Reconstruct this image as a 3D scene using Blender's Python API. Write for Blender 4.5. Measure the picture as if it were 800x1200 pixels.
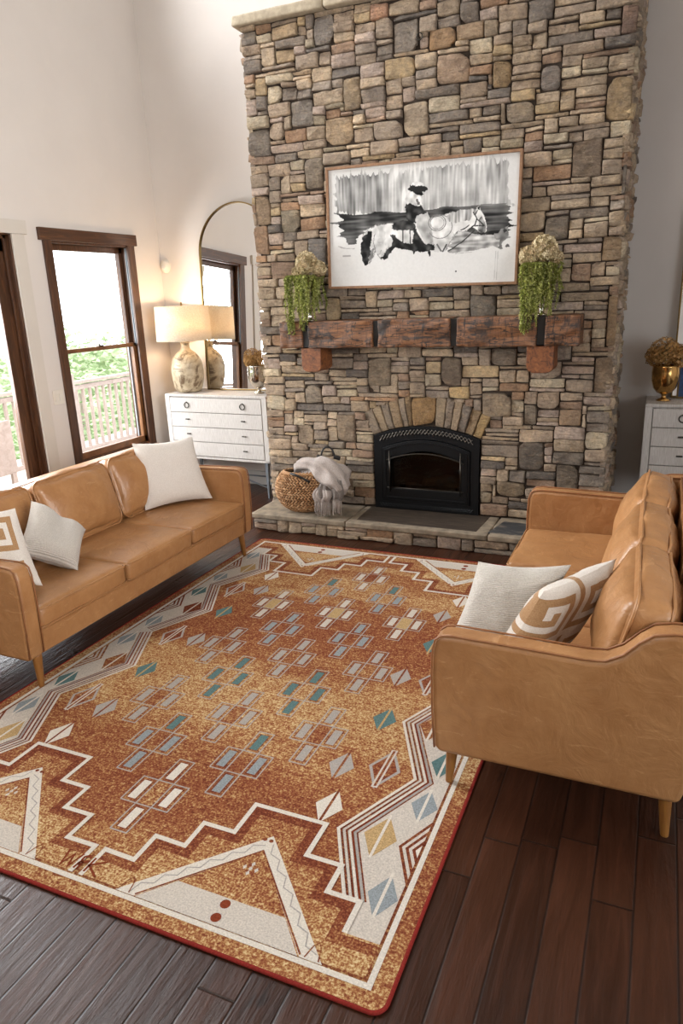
import bpy, math, random
import numpy as np
from mathutils import Vector, Matrix, noise
random.seed(7)
S = bpy.context.scene
for o in list(bpy.data.objects): bpy.data.objects.remove(o)
PI = math.pi
# ------------------------------------------------------------------ camera
def camera():
    yaw, pit, rol = 0.42371306, -0.29493254, -0.04018122
    cy, sy, cp, sp, cr, sr = math.cos(yaw), math.sin(yaw), math.cos(pit), math.sin(pit), math.cos(rol), math.sin(rol)
    right = Vector((cy, sy, 0)); fwd = Vector((-sy*cp, cy*cp, sp)); up = Vector((sy*sp, -cy*sp, cp))
    r2 = cr*right + sr*up; u2 = -sr*right + cr*up
    m = Matrix((( r2.x, u2.x, -fwd.x, 0), (r2.y, u2.y, -fwd.y, 0), (r2.z, u2.z, -fwd.z, 1.8), (0, 0, 0, 1)))
    cd = bpy.data.cameras.new('camera'); co = bpy.data.objects.new('camera', cd); S.collection.objects.link(co)
    co.matrix_world = m
    cd.sensor_fit = 'HORIZONTAL'; cd.sensor_width = 24.0; cd.lens = 831.255/800*24.0
    cd.clip_start = .05; cd.clip_end = 200
    S.camera = co
camera()
# ------------------------------------------------------------------ world, daylight, added fills, exposure
W = bpy.data.worlds.new('sky'); S.world = W; W.use_nodes = True
bg = W.node_tree.nodes['Background']; bg.inputs[0].default_value = (.86, .93, 1, 1); bg.inputs[1].default_value = 4.2
sun = bpy.data.lights.new('sun', 'SUN'); sun.energy = 5.0; sun.angle = math.radians(50); sun.color = (1, .98, .95)
so = bpy.data.objects.new('sun', sun); S.collection.objects.link(so)
so.rotation_euler = Vector((1, .18, -.62)).to_track_quat('-Z', 'Y').to_euler()
XW = -4.58
def area(name, loc, to, sx, sy, e, col, spread=180):
    l = bpy.data.lights.new(name, 'AREA'); l.shape = 'RECTANGLE'; l.size = sx; l.size_y = sy; l.energy = e; l.color = col; l.spread = math.radians(spread)
    o = bpy.data.objects.new(name, l); S.collection.objects.link(o); o.location = loc
    o.rotation_euler = (Vector(to)-Vector(loc)).to_track_quat('-Z', 'Y').to_euler()
area('fill_front_left', (-3.6, -3.0, 4.0), (-1.6, 4.5, 1.2), 3.0, 3.0, 150, (1, .955, .90))  # added fill lamp inside the room, high front-left; no windows there
area('daylight_high_window', (-5.6, 3.9, 6.0), (-1.6, 3.6, 0.0), 2.6, 1.4, 480, (.97, .98, 1))
area('daylight_patio_door', (-5.5, 3.3, 1.65), (-1.0, 3.1, .4), 2.2, 1.5, 260, (.96, .98, 1))
area('fill_left_wall', (3.0, .4, 3.0), (XW, 3.6, 2.6), 3.0, 2.4, 75, (1, .98, .95), 62)  # added fill lamp, narrow spread, only to brighten the left wall
S.view_settings.view_transform = 'Standard'; S.view_settings.look = 'None'
S.view_settings.gamma = 1; S.view_settings.use_curve_mapping = False
S.view_settings.exposure = 0.0

# ------------------------------------------------------------------ mesh helpers
class MB:
    def __init__(s): s.v = []; s.f = []; s.mi = []; s.c = []; s.uv = []
    def add(s, vs, fs, mi=0, col=None, cols=None, M=None, uv=None):
        n = len(s.v)
        if M is not None: vs = [M @ Vector(p) for p in vs]
        s.v += [tuple(p) for p in vs]; s.f += [tuple(i+n for i in f) for f in fs]; s.mi += [mi]*len(fs)
        s.c += (list(cols) if cols is not None else [col or (1, 1, 1)]*len(vs))
        s.uv += (list(uv) if uv is not None else [(0, 0)]*len(vs))
        return s
    def build(s, name, mat, parent=None, smooth=False, bevel=0, seg=2, sub=0, loc=None, auto=None):
        me = bpy.data.meshes.new(name); me.from_pydata(s.v, [], s.f); 
        mats = mat if isinstance(mat, (list, tuple)) else [mat]
        for m in mats: me.materials.append(m)
        if len(mats) > 1: me.polygons.foreach_set('material_index', s.mi)
        if any(c != (1, 1, 1) for c in s.c):
            a = me.color_attributes.new('Col', 'FLOAT_COLOR', 'POINT')
            a.data.foreach_set('color', np.array([(c[0], c[1], c[2], 1) for c in s.c], dtype=np.float32).ravel())
        if any(u != (0, 0) for u in s.uv):
            l = me.uv_layers.new(name='UVMap'); vi = np.empty(len(me.loops), dtype=np.int32); me.loops.foreach_get('vertex_index', vi)
            l.data.foreach_set('uv', np.array(s.uv, dtype=np.float32)[vi].ravel())
        me.validate()
        if smooth: me.polygons.foreach_set('use_smooth', [True]*len(me.polygons))
        if auto is not None:
            me.polygons.foreach_set('use_smooth', [True]*len(me.polygons)); me.set_sharp_from_angle(angle=math.radians(auto))
        me.update()
        o = bpy.data.objects.new(name, me); S.collection.objects.link(o)
        if parent: o.parent = parent
        if loc: o.location = loc
        if bevel:
            b = o.modifiers.new('bevel', 'BEVEL'); b.width = bevel; b.segments = seg; b.limit_method = 'ANGLE'; b.angle_limit = math.radians(40)
        if sub:
            b = o.modifiers.new('sub', 'SUBSURF'); b.levels = sub; b.render_levels = sub
        return o
def box(x0, x1, y0, y1, z0, z1):
    v = [(x, y, z) for z in (z0, z1) for y in (y0, y1) for x in (x0, x1)]
    return v, [(0, 2, 3, 1), (4, 5, 7, 6), (0, 1, 5, 4), (2, 6, 7, 3), (0, 4, 6, 2), (1, 3, 7, 5)]
def prism(poly, axis, a, b):
    """poly of 2d points extruded along axis; 'x': (y,z)  'y': (x,z)  'z': (x,y)"""
    def P(p, t): return {'x': (t, p[0], p[1]), 'y': (p[0], t, p[1]), 'z': (p[0], p[1], t)}[axis]
    n = len(poly); v = [P(p, a) for p in poly]+[P(p, b) for p in poly]
    f = [tuple(range(n))[::-1], tuple(range(n, 2*n))]+[(i, (i+1) % n, n+(i+1) % n, n+i) for i in range(n)]
    return v, f
def ringprism(outer, inner, axis, a, b):
    def P(p, t): return {'x': (t, p[0], p[1]), 'y': (p[0], t, p[1]), 'z': (p[0], p[1], t)}[axis]
    n = len(outer); v = [P(p, t) for t in (a, b) for L in (outer, inner) for p in L]
    f = []
    for i in range(n):
        j = (i+1) % n
        f += [(i, j, n+j, n+i), (2*n+i, 3*n+i, 3*n+j, 2*n+j), (i, 2*n+i, 2*n+j, j), (n+i, n+j, 3*n+j, 3*n+i)]
    return v, f
def lathe(prof, n=40):
    v = []; f = []
    for r, z in prof:
        for k in range(n): a = 2*PI*k/n; v.append((r*math.cos(a), r*math.sin(a), z))
    for i in range(len(prof)-1):
        for k in range(n): f.append((i*n+k, i*n+(k+1) % n, (i+1)*n+(k+1) % n, (i+1)*n+k))
    return v, f
def tube(path, r, n=8, closed=False, cap=True):
    path = [Vector(p) for p in path]; m = len(path); v = []; f = []
    rr = r if isinstance(r, (list, tuple)) else [r]*m
    up = None
    for i, p in enumerate(path):
        if closed: t = path[(i+1) % m]-path[i-1]
        else: t = path[min(i+1, m-1)]-path[max(i-1, 0)]
        if t.length < 1e-9: t = Vector((0, 0, 1))
        t.normalize()
        if up is None: up = Vector((0, 0, 1)) if abs(t.z) < .9 else Vector((1, 0, 0))
        a = t.cross(up)
        if a.length < 1e-4: a = t.cross(Vector((.3, 1, .2)))
        a.normalize(); b = a.cross(t).normalized(); up = b
        for k in range(n):
            w = 2*PI*k/n; v.append(tuple(p+(a*math.cos(w)+b*math.sin(w))*rr[i]))
    for i in range(m if closed else m-1):
        j = (i+1) % m
        for k in range(n): f.append((i*n+k, j*n+k, j*n+(k+1) % n, i*n+(k+1) % n))
    if cap and not closed: f += [tuple(range(n)), tuple(range((m-1)*n, m*n))[::-1]]
    return v, f
def grid(fn, nu, nv, flip=False):
    v = [fn(i/nu, j/nv) for j in range(nv+1) for i in range(nu+1)]
    f = []
    for j in range(nv):
        for i in range(nu):
            a = j*(nu+1)+i; q = (a, a+1, a+nu+2, a+nu+1); f.append(q[::-1] if flip else q)
    return v, f
def rbox(hx, hy, hz, r, crown=(0, 0, 0), n=10, wr=0, ws=6, seed=0, ex=2.0):
    """rounded cushion block, half sizes; crown = extra bulge of the faces along each axis"""
    ts = sorted(set([-1, 1]+[math.sin(PI/2*(2*i/n-1)) for i in range(n+1)]))
    m = len(ts); H = (hx, hy, hz); idx = {}; V = []; F = []
    def vid(p):
        k = tuple(round(c, 6) for c in p)
        if k not in idx:
            P = Vector((p[0]*hx, p[1]*hy, p[2]*hz)); q = Vector([max(-(H[i]-r), min(H[i]-r, P[i])) for i in range(3)])
            d = P-q
            if d.length > 1e-9: d = d.normalized()*r
            R = q+d
            for ax in range(3):
                if crown[ax]:
                    b, c = (ax+1) % 3, (ax+2) % 3
                    w = (1-abs(p[b])**ex)*(1-abs(p[c])**ex)
                    R[ax] += crown[ax]*w*p[ax]
            if wr:
                nn = noise.noise(Vector((R.x*ws+seed*7.3, R.y*ws, R.z*ws*1.3)))+.5*noise.noise(Vector((R.x*ws*2.6+seed, R.y*ws*2.6, R.z*ws*2.6)))
                if R.length > 0: R = R+R.normalized()*wr*nn
            idx[k] = len(V); V.append(tuple(R))
        return idx[k]
    for ax in range(3):
        for sg in (-1, 1):
            for i in range(m-1):
                for j in range(m-1):
                    q = []
                    for (u, w) in ((ts[i], ts[j]), (ts[i+1], ts[j]), (ts[i+1], ts[j+1]), (ts[i], ts[j+1])):
                        p = [0, 0, 0]; p[ax] = sg; p[(ax+1) % 3] = u; p[(ax+2) % 3] = w; q.append(vid(p))
                    F.append(tuple(q if sg > 0 else q[::-1]))
    return V, F
def rrect(hx, hy, r, n=6):
    out = []
    for cx, cy, a0 in ((hx-r, hy-r, 0), (-hx+r, hy-r, 90), (-hx+r, -hy+r, 180), (hx-r, -hy+r, 270)):
        for k in range(n+1):
            a = math.radians(a0+90*k/n); out.append((cx+r*math.cos(a), cy+r*math.sin(a)))
    return out
def tag(o, label=None, cat=None, group=None, kind=None):
    if label: o['label'] = label
    if cat: o['category'] = cat
    if group: o['group'] = group
    if kind: o['kind'] = kind
    return o
def empty(name, loc=(0, 0, 0), rz=0, label=None, cat=None, group=None, kind=None):
    o = bpy.data.objects.new(name, None); S.collection.objects.link(o); o.location = loc; o.rotation_euler = (0, 0, rz)
    o.empty_display_size = .1
    return tag(o, label, cat, group, kind)
def copy_tree(o, parent=None):
    c = o.copy(); S.collection.objects.link(c)
    if parent: c.parent = parent
    for ch in list(o.children): copy_tree(ch, c)
    return c
def TR(loc, rx=0, ry=0, rz=0): return Matrix.Translation(loc) @ Matrix.Rotation(rz, 4, 'Z') @ Matrix.Rotation(ry, 4, 'Y') @ Matrix.Rotation(rx, 4, 'X')

# ------------------------------------------------------------------ materials
class N:
    def __init__(s, name):
        s.m = bpy.data.materials.new(name); s.m.use_nodes = True; s.t = s.m.node_tree; s.b = s.t.nodes['Principled BSDF']; s.out = s.t.nodes['Material Output']
    def n(s, typ, **kw):
        x = s.t.nodes.new(typ)
        for k, v in kw.items(): setattr(x, k, v)
        return x
    def l(s, a, b): s.t.links.new(a, b)
    def coord(s, which='Object', scale=(1, 1, 1), rot=(0, 0, 0)):
        c = s.n('ShaderNodeTexCoord'); m = s.n('ShaderNodeMapping'); m.inputs['Scale'].default_value = scale; m.inputs['Rotation'].default_value = rot
        s.l(c.outputs[which], m.inputs[0]); return m.outputs[0]
    def noise(s, vec, sc, det=3, rough=.55, dist=0):
        x = s.n('ShaderNodeTexNoise'); x.inputs['Scale'].default_value = sc; x.inputs['Detail'].default_value = det
        x.inputs['Roughness'].default_value = rough; x.inputs['Distortion'].default_value = dist; s.l(vec, x.inputs['Vector']); return x.outputs['Fac']
    def ramp(s, fac, stops, interp='LINEAR'):
        r = s.n('ShaderNodeValToRGB'); r.color_ramp.interpolation = interp; e = r.color_ramp.elements
        while len(e) > 1: e.remove(e[-1])
        e[0].position = stops[0][0]; e[0].color = (*stops[0][1], 1)
        for p, c in stops[1:]:
            q = e.new(p); q.color = (*c, 1)
        s.l(fac, r.inputs[0]); return r.outputs[0]
    def mix(s, fac, a, b, mode='MIX'):
        x = s.n('ShaderNodeMix', data_type='RGBA', blend_type=mode)
        for sock, val in ((x.inputs[0], fac), (x.inputs[6], a), (x.inputs[7], b)):
            if isinstance(val, (int, float)): sock.default_value = val
            elif isinstance(val, tuple): sock.default_value = (*val, 1)
            else: s.l(val, sock)
        return x.outputs[2]
    def math(s, op, a, b=0, c=0):
        x = s.n('ShaderNodeMath', operation=op)
        for i, val in enumerate((a, b, c)):
            if isinstance(val, (int, float)): x.inputs[i].default_value = val
            else: s.l(val, x.inputs[i])
        return x.outputs[0]
    def bump(s, h, st=.3, d=.01, prev=None):
        b = s.n('ShaderNodeBump'); b.inputs['Strength'].default_value = st; b.inputs['Distance'].default_value = d; s.l(h, b.inputs['Height'])
        if prev is not None: s.l(prev, b.inputs['Normal'])
        s.l(b.outputs[0], s.b.inputs['Normal']); return b.outputs[0]
    def set(s, col=None, rough=None, metal=None, spec=None):
        if col is not None:
            if isinstance(col, tuple): s.b.inputs['Base Color'].default_value = (*col, 1)
            else: s.l(col, s.b.inputs['Base Color'])
        if rough is not None:
            if isinstance(rough, (int, float)): s.b.inputs['Roughness'].default_value = rough
            else: s.l(rough, s.b.inputs['Roughness'])
        if metal is not None: s.b.inputs['Metallic'].default_value = metal
        if spec is not None: s.b.inputs['Specular IOR Level'].default_value = spec
        return s
def h(x):   # sRGB hex to linear
    x = x.lstrip('#'); c = [int(x[i:i+2], 16)/255 for i in (0, 2, 4)]
    return tuple(v/12.92 if v <= .04045 else ((v+.055)/1.055)**2.4 for v in c)
def plain(name, col, rough=.6, metal=0, spec=.5, var=.12, sc=30, bump=0):
    g = N(name); v = g.coord(); f = g.noise(v, sc, 4)
    c = g.ramp(f, [(.3, tuple(k*(1-var) for k in col)), (.7, tuple(min(1, k*(1+var)) for k in col))])
    g.set(c, rough, metal, spec)
    if bump: g.bump(f, bump, .004)
    return g.m
M = {}
M['wall'] = plain('wall_paint', h('#d2cbc5'), .85, var=.02, sc=3)
M['trim'] = plain('trim_paint', h('#c8c1b8'), .55, var=.03, sc=5)
M['ceil'] = plain('ceiling_paint', h('#dedad4'), .9, var=.02, sc=3)
def m_shiplap():
    g = N('baseboard_paint'); g.set(h('#c9c6c2'), .5); return g.m
M['base'] = m_shiplap()
def m_leather():
    g = N('tan_leather'); v = g.coord()
    a = g.noise(v, 3.2, 5, .6, .6); b = g.noise(v, 14, 5, .7)
    c = g.ramp(a, [(.25, h('#8b5f3a')), (.5, h('#9f7147')), (.78, h('#b38659'))])
    c = g.mix(.35, c, g.ramp(b, [(.3, h('#916239')), (.7, h('#b5875a'))]))
    # scuffs: thin pale scratches
    v2 = g.coord('Object', (1, 1, 5), (.5, .3, .2)); sx = g.noise(v2, 5, 6, .75, 1.4)
    m = g.ramp(sx, [(.60, (0, 0, 0)), (.66, (.35, .35, .35)), (.72, (0, 0, 0))])
    c = g.mix(m, c, h('#d3a678'))
    g.set(c, g.math('MULTIPLY_ADD', b, .26, .25), spec=.5)
    f = g.noise(v, 260, 2); n1 = g.bump(f, .10, .002)
    w = g.noise(v, 9, 4, .55, 1.2); g.bump(w, .42, .016, n1)
    return g.m
M['leather'] = m_leather()
M['piping'] = plain('leather_piping', h('#875732'), .5, sc=40)
def m_wood(name, c0, c1, c2, scale=(1, 12, 12), rough=.5, bump=.2, sc=3):
    g = N(name); v = g.coord('Object', scale); a = g.noise(v, sc, 8, .65, 1.2); b = g.noise(g.coord(), 2.5, 3)
    c = g.ramp(a, [(.28, c0), (.5, c1), (.72, c2)]); c = g.mix(g.math('MULTIPLY', b, .35), c, c0)
    g.set(c, rough); g.bump(a, bump, .004); return g.m
M['legwood'] = m_wood('sofa_leg_wood', h('#74491f'), h('#8b5c2a'), h('#a07236'), (10, 10, 1), .4, .05)
M['winwood_z'] = m_wood('stained_window_wood', h('#2c190f'), h('#4d2f1c'), h('#6f4a2d'), (14, 14, 1), .38, .08)
M['winwood_y'] = m_wood('stained_window_wood_crosswise', h('#2c190f'), h('#4d2f1c'), h('#6f4a2d'), (14, 1, 14), .38, .08)
M['sashwood'] = m_wood('window_sash_wood', h('#57351d'), h('#7c5230'), h('#946740'), (12, 2, 2), .35, .06)
def m_beam():
    g = N('hewn_mantel_wood'); v = g.coord('Object', (1.2, 9, 9)); a = g.noise(v, 4.5, 9, .7, 1.6); o = g.coord()
    c = g.ramp(a, [(.22, h('#1c110a')), (.38, h('#4c301d')), (.55, h('#754b2b')), (.78, h('#9b6c40'))])
    b = g.noise(o, 6, 4, .6, .5); c = g.mix(g.ramp(b, [(.54, (0, 0, 0)), (.64, (.9, .9, .9))]), c, h('#170f0a'))
    for sc_, vec_, wd in ((1.3, (1.4, 1, 11), .012), (1.0, (12, 1, 1.5), .006)):
        q = g.noise(g.coord('Object', vec_), sc_*2.2, 3, .5, .4); q = g.math('ABSOLUTE', g.math('SUBTRACT', q, .5)); c = g.mix(g.ramp(q, [(0, (.95, .95, .95)), (wd, (.8, .8, .8)), (wd*2, (0, 0, 0))]), c, h('#0e0805'))
    # cross-cut hewing marks
    vv = g.coord('Object', (14, 1, 1)); k = g.noise(vv, 2.2, 2, .5)
    c = g.mix(g.ramp(k, [(.66, (0, 0, 0)), (.7, (.5, .5, .5)), (.73, (0, 0, 0))]), c, h('#140b06'))
    g.set(c, .55); n1 = g.bump(a, .5, .01); g.bump(b, .4, .02, n1); return g.m
M['beam'] = m_beam()
M['corbel'] = m_wood('corbel_wood', h('#24130a'), h('#7c4825'), h('#9d6436'), (5, 3, 5), .6, .3, 5)
M['charred'] = plain('charred_wood', h('#15100d'), .7, var=.4, sc=20, bump=.4)
def m_floor():
    g = N('hand_scraped_floorboards')
    c = g.n('ShaderNodeTexCoord'); sep = g.n('ShaderNodeSeparateXYZ'); g.l(c.outputs['Object'], sep.inputs[0])
    X = g.math('ADD', sep.outputs[0], 10.437-.0); W_ = .1207
    xi = g.math('DIVIDE', X, W_); row = g.math('FLOOR', xi); fx = g.math('FRACT', xi)
    wn = g.n('ShaderNodeTexWhiteNoise', noise_dimensions='1D'); g.l(row, wn.inputs['W'])
    yy = g.math('ADD', g.math('DIVIDE', sep.outputs[1], 1.15), g.math('MULTIPLY', wn.outputs['Value'], 7.3)); brd = g.math('FLOOR', yy); fy = g.math('FRACT', yy)
    cb = g.n('ShaderNodeCombineXYZ'); g.l(row, cb.inputs[0]); g.l(brd, cb.inputs[1])
    w2 = g.n('ShaderNodeTexWhiteNoise', noise_dimensions='2D'); g.l(cb.outputs[0], w2.inputs['Vector'])
    off = g.n('ShaderNodeVectorMath', operation='MULTIPLY_ADD'); g.l(c.outputs['Object'], off.inputs[0]); off.inputs[1].default_value = (9, .8, 1)
    vm = g.n('ShaderNodeVectorMath', operation='SCALE'); g.l(w2.outputs['Color'], vm.inputs[0]); vm.inputs['Scale'].default_value = 30; g.l(vm.outputs[0], off.inputs[2])
    gr = g.noise(off.outputs[0], 2.6, 8, .65, .9)
    col = g.ramp(gr, [(.25, h('#1c0e08')), (.5, h('#361e13')), (.75, h('#533021'))])
    tint = g.ramp(w2.outputs['Value'], [(0, h('#2b170e')), (.5, h('#3b2216')), (1, h('#4c2d1e'))])
    col = g.mix(.45, col, tint)
    kn = g.noise(g.coord('Object', (3, 1.1, 1)), 3.3, 3, .5); col = g.mix(g.ramp(kn, [(.70, (0, 0, 0)), (.76, (.8, .8, .8))]), col, h('#170b07'))
    ex = g.math('MINIMUM', fx, g.math('SUBTRACT', 1, fx)); ey = g.math('MULTIPLY', g.math('MINIMUM', fy, g.math('SUBTRACT', 1, fy)), 9.5)
    e = g.math('MINIMUM', ex, ey); seam = g.ramp(e, [(0, (0, 0, 0)), (.018, (.3, .3, .3)), (.04, (1, 1, 1))])
    col = g.mix(seam, h('#1c100b'), col)
    g.set(col, g.math('MULTIPLY_ADD', gr, .25, .20), spec=.27)
    hgt = g.math('MULTIPLY', g.math('ADD', g.math('MULTIPLY', gr, .5), g.noise(g.coord('Object', (7, .9, 1)), 3.2, 4, .6, .5)), 1)
    n1 = g.bump(hgt, .45, .012)
    g.bump(seam, .5, .003, n1)
    return g.m
M['floor'] = m_floor()
def m_stone():
    g = N('split_face_stone'); a = g.n('ShaderNodeVertexColor', layer_name='Col'); v = g.coord()
    n1 = g.noise(v, 9, 6, .68, .5); n2 = g.noise(v, 55, 5, .7); n3 = g.noise(g.coord('Object', (1, 1, 3.5)), 16, 5, .7, .8)
    c = g.mix(1, a.outputs[0], g.ramp(n1, [(.25, (.66, .62, .60)), (.48, (1.02, 1, .98)), (.72, (1.5, 1.40, 1.24))]), 'MULTIPLY')
    c = g.mix(1, c, g.ramp(n2, [(.3, (.74, .74, .74)), (.55, (1.02, 1.02, 1.02)), (.75, (1.25, 1.25, 1.25))]), 'MULTIPLY')
    c = g.mix(g.ramp(n3, [(.52, (0, 0, 0)), (.70, (.5, .5, .5))]), c, h('#a08871')); n4 = g.noise(v, 24, 6, .75, 1.0); c = g.mix(g.ramp(n4, [(.56, (0, 0, 0)), (.68, (.6, .6, .6))]), c, h('#5d5048')); c = g.mix(g.ramp(n4, [(.30, (.5, .5, .5)), (.42, (0, 0, 0))]), c, h('#c4b498'))
    g.set(c, .85, spec=.3); b1 = g.bump(n3, .9, .03); g.bump(n2, .85, .010, b1); return g.m
M['stone'] = m_stone()
M['mortar'] = plain('dark_joint_mortar', h('#3a2f26'), .95, sc=40, var=.4)
M['slab'] = plain('pale_hearth_stone', h('#877a68'), .8, var=.35, sc=14, bump=.5)
M['slate'] = m_wood('brown_slate', h('#2c241e'), h('#43382e'), h('#5e5144'), (2, 9, 1), .6, .35, 3)
M['slate2'] = m_wood('dark_slate', h('#26282c'), h('#3c3d3f'), h('#857a6c'), (2, 4, 1), .6, .35, 3)
M['capstone'] = plain('cap_stone', h('#a2957f'), .85, var=.22, sc=25, bump=.6)
M['iron'] = plain('black_cast_iron', h('#15171a'), .42, metal=.6, var=.2, sc=60)
M['ironin'] = plain('sooty_firebox', h('#1c140e'), .9, var=.5, sc=20)
M['ash'] = plain('charred_log', h('#5a4a3c'), .9, var=.5, sc=25, bump=.6)
def m_glass(name='window_glass', tint=(1, 1, 1), refl=.08):
    g = N(name); t = g.n('ShaderNodeBsdfTransparent'); t.inputs[0].default_value = (*tint, 1); gl = g.n('ShaderNodeBsdfGlossy'); gl.inputs['Roughness'].default_value = .02
    fr = g.n('ShaderNodeLayerWeight'); fr.inputs[0].default_value = .5; sch = g.math('MULTIPLY_ADD', g.math('POWER', fr.outputs['Facing'], 5), .96, .02); mx = g.n('ShaderNodeMixShader'); g.l(sch, mx.inputs[0]); g.l(t.outputs[0], mx.inputs[1]); g.l(gl.outputs[0], mx.inputs[2]); g.l(mx.outputs[0], g.out.inputs[0]); return g.m
M['track'] = plain('grey_vinyl_track', h('#8f969c'), .5, var=.05); M['glass'] = m_glass(); M['firegl'] = m_glass('fireplace_glass', (.5, .46, .42))
M['mirror'] = N('mirror_silver').set((.86, .86, .85), .01, 1).m
M['brass'] = plain('antique_brass', h('#75603c'), .32, metal=1, var=.15, sc=20)
M['mercury'] = plain('mercury_glass', h('#c9c2b6'), .14, metal=1, var=.25, sc=22)
M['mercury_gold'] = plain('gold_mercury_glass', h('#c29a5f'), .14, metal=1, var=.25, sc=22)
def m_ceruse(name, a, b):
    g = N(name); v = g.coord('Object', (60, 4, 4)); n = g.noise(v, 3, 6, .7); n2 = g.noise(g.coord(), 3, 3)
    c = g.ramp(n, [(.3, a), (.6, b)]); g.set(c, .6); g.bump(n, .2, .002); return g.m
M['ceruse'] = m_ceruse('whitewashed_wood', h('#a9a19a'), h('#cbc6c1'))
M['steel'] = plain('grey_metal_leg', h('#80858b'), .4, metal=.7)
M['pull'] = plain('drawer_pull_metal', h('#4b4742'), .3, metal=1)
def m_ceramic():
    g = N('distressed_ceramic'); v = g.coord(); n = g.noise(v, 6.5, 6, .68, .9); n2 = g.noise(v, 16, 5, .6)
    c = g.ramp(n2, [(.3, h('#a08d72')), (.6, h('#c4b498'))])
    c = g.mix(g.ramp(n, [(.50, (0, 0, 0)), (.60, (.92, .92, .92))]), c, h('#5f472e')); g.set(c, .45); g.bump(n2, .3, .006); return g.m
M['ceramic'] = m_ceramic()
def m_shade():
    g = N('linen_lampshade'); v = g.coord('Object', (1, 1, 1)); n = g.noise(v, 120, 3)
    c = g.ramp(n, [(.3, h('#d8cdbb')), (.7, h('#efe8dc'))]); d = g.n('ShaderNodeBsdfDiffuse'); t = g.n('ShaderNodeBsdfTranslucent'); mx = g.n('ShaderNodeMixShader'); mx.inputs[0].default_value = .5
    g.l(c, d.inputs[0]); g.l(c, t.inputs[0]); g.l(d.outputs[0], mx.inputs[1]); g.l(t.outputs[0], mx.inputs[2]); g.l(mx.outputs[0], g.out.inputs[0]); return g.m
M['shade'] = m_shade()
def m_bulb():
    g = N('lamp_bulb'); e = g.n('ShaderNodeEmission'); e.inputs[0].default_value = (1, .62, .28, 1); e.inputs[1].default_value = 60; g.l(e.outputs[0], g.out.inputs[0]); return g.m
M['bulb'] = m_bulb()
def m_cloth(name, a, b, sc=220, rib=0, bump=.25):
    g = N(name); v = g.coord('UV'); n = g.noise(g.coord('Object'), sc, 2); c = g.ramp(n, [(.3, a), (.7, b)]); g.set(c, .9, spec=.2)
    g.b.inputs['Sheen Weight'].default_value = .2
    if rib:
        w = g.n('ShaderNodeTexWave', wave_type='BANDS', bands_direction='Y'); w.inputs['Scale'].default_value = rib; w.inputs['Distortion'].default_value = 1.2; w.inputs['Detail'].default_value = 2
        w.inputs['Detail Scale'].default_value = 2; g.l(v, w.inputs[0]); b1 = g.bump(w.outputs['Fac'], .5, .006); g.bump(n, bump, .002, b1)
    else: g.bump(n, bump, .003)
    return g.m
M['white_cloth'] = m_cloth('white_linen', h('#c5bcb3'), h('#d6cec6'))
M['rib_cloth'] = m_cloth('ribbed_oatmeal_cloth', h('#b4aca2'), h('#cac3ba'), rib=15)
def m_key():
    g = N('greek_key_cloth'); a = g.n('ShaderNodeVertexColor', layer_name='Col'); n = g.noise(g.coord(), 240, 2)
    c = g.mix(1, a.outputs[0], g.ramp(n, [(.3, (.85, .85, .85)), (.7, (1.1, 1.1, 1.1))]), 'MULTIPLY'); g.set(c, .9, spec=.2); g.bump(n, .3, .003); return g.m
M['key'] = [m_cloth('tan_woven_cloth', h('#94704c'), h('#a98560')), m_cloth('white_woven_cloth', h('#c6bdb3'), h('#d8d0c7'))]
M['throw'] = m_cloth('mauve_grey_throw', h('#8f847d'), h('#ada29b'), 160)
M['throw_dark'] = m_cloth('dark_grey_throw_band', h('#5d5652'), h('#837b75'), 160)
def m_straw():
    g = N('woven_straw'); a = g.n('ShaderNodeVertexColor', layer_name='Col'); n = g.noise(g.coord('Object'), 150, 3)
    c = g.mix(1, a.outputs[0], g.ramp(n, [(.3, (.75, .75, .75)), (.7, (1.2, 1.2, 1.2))]), 'MULTIPLY'); g.set(c, .8); g.bump(n, .4, .003); return g.m
M['straw'] = m_straw()
M['black_leather'] = plain('black_leather', h('#171514'), .4)
M['attr'] = None
def m_attr(name, rough, transl=0, var=(.8, 1.2)):
    g = N(name); a = g.n('ShaderNodeVertexColor', layer_name='Col'); n = g.noise(g.coord(), 60, 2)
    c = g.mix(1, a.outputs[0], g.ramp(n, [(.3, (var[0],)*3), (.7, (var[1],)*3)]), 'MULTIPLY'); g.set(c, rough, spec=.2)
    if transl:
        t = g.n('ShaderNodeBsdfTranslucent'); g.l(c, t.inputs[0]); mx = g.n('ShaderNodeMixShader'); mx.inputs[0].default_value = transl
        g.l(g.b.outputs[0], mx.inputs[1]); g.l(t.outputs[0], mx.inputs[2]); g.l(mx.outputs[0], g.out.inputs[0])
    return g.m
M['petal'] = m_attr('dried_petals', .9, .2); M['leaf'] = m_attr('trailing_greenery', .8, .3); M['print'] = m_attr('ink_wash_paper', .7, 0, (.97, 1.03))
M['frame_oak'] = m_wood('picture_frame_oak', h('#6d4c33'), h('#8a6547'), h('#9d7857'), (6, 6, 6), .5, .05)
M['plastic'] = plain('white_plastic', h('#d9d3c8'), .4, var=.02)
M['deckwood'] = m_wood('deck_boards', h('#a59a90'), h('#bdb3a9'), h('#cdc4ba'), (12, 1, 1), .7, .1)
M['railwood'] = m_wood('railing_wood', h('#8c7a70'), h('#a08e84'), h('#b09f95'), (4, 4, 4), .7, .1)
M['bluepic'] = plain('blue_print', h('#2f4c78'), .6, var=.5, sc=25)

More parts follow.
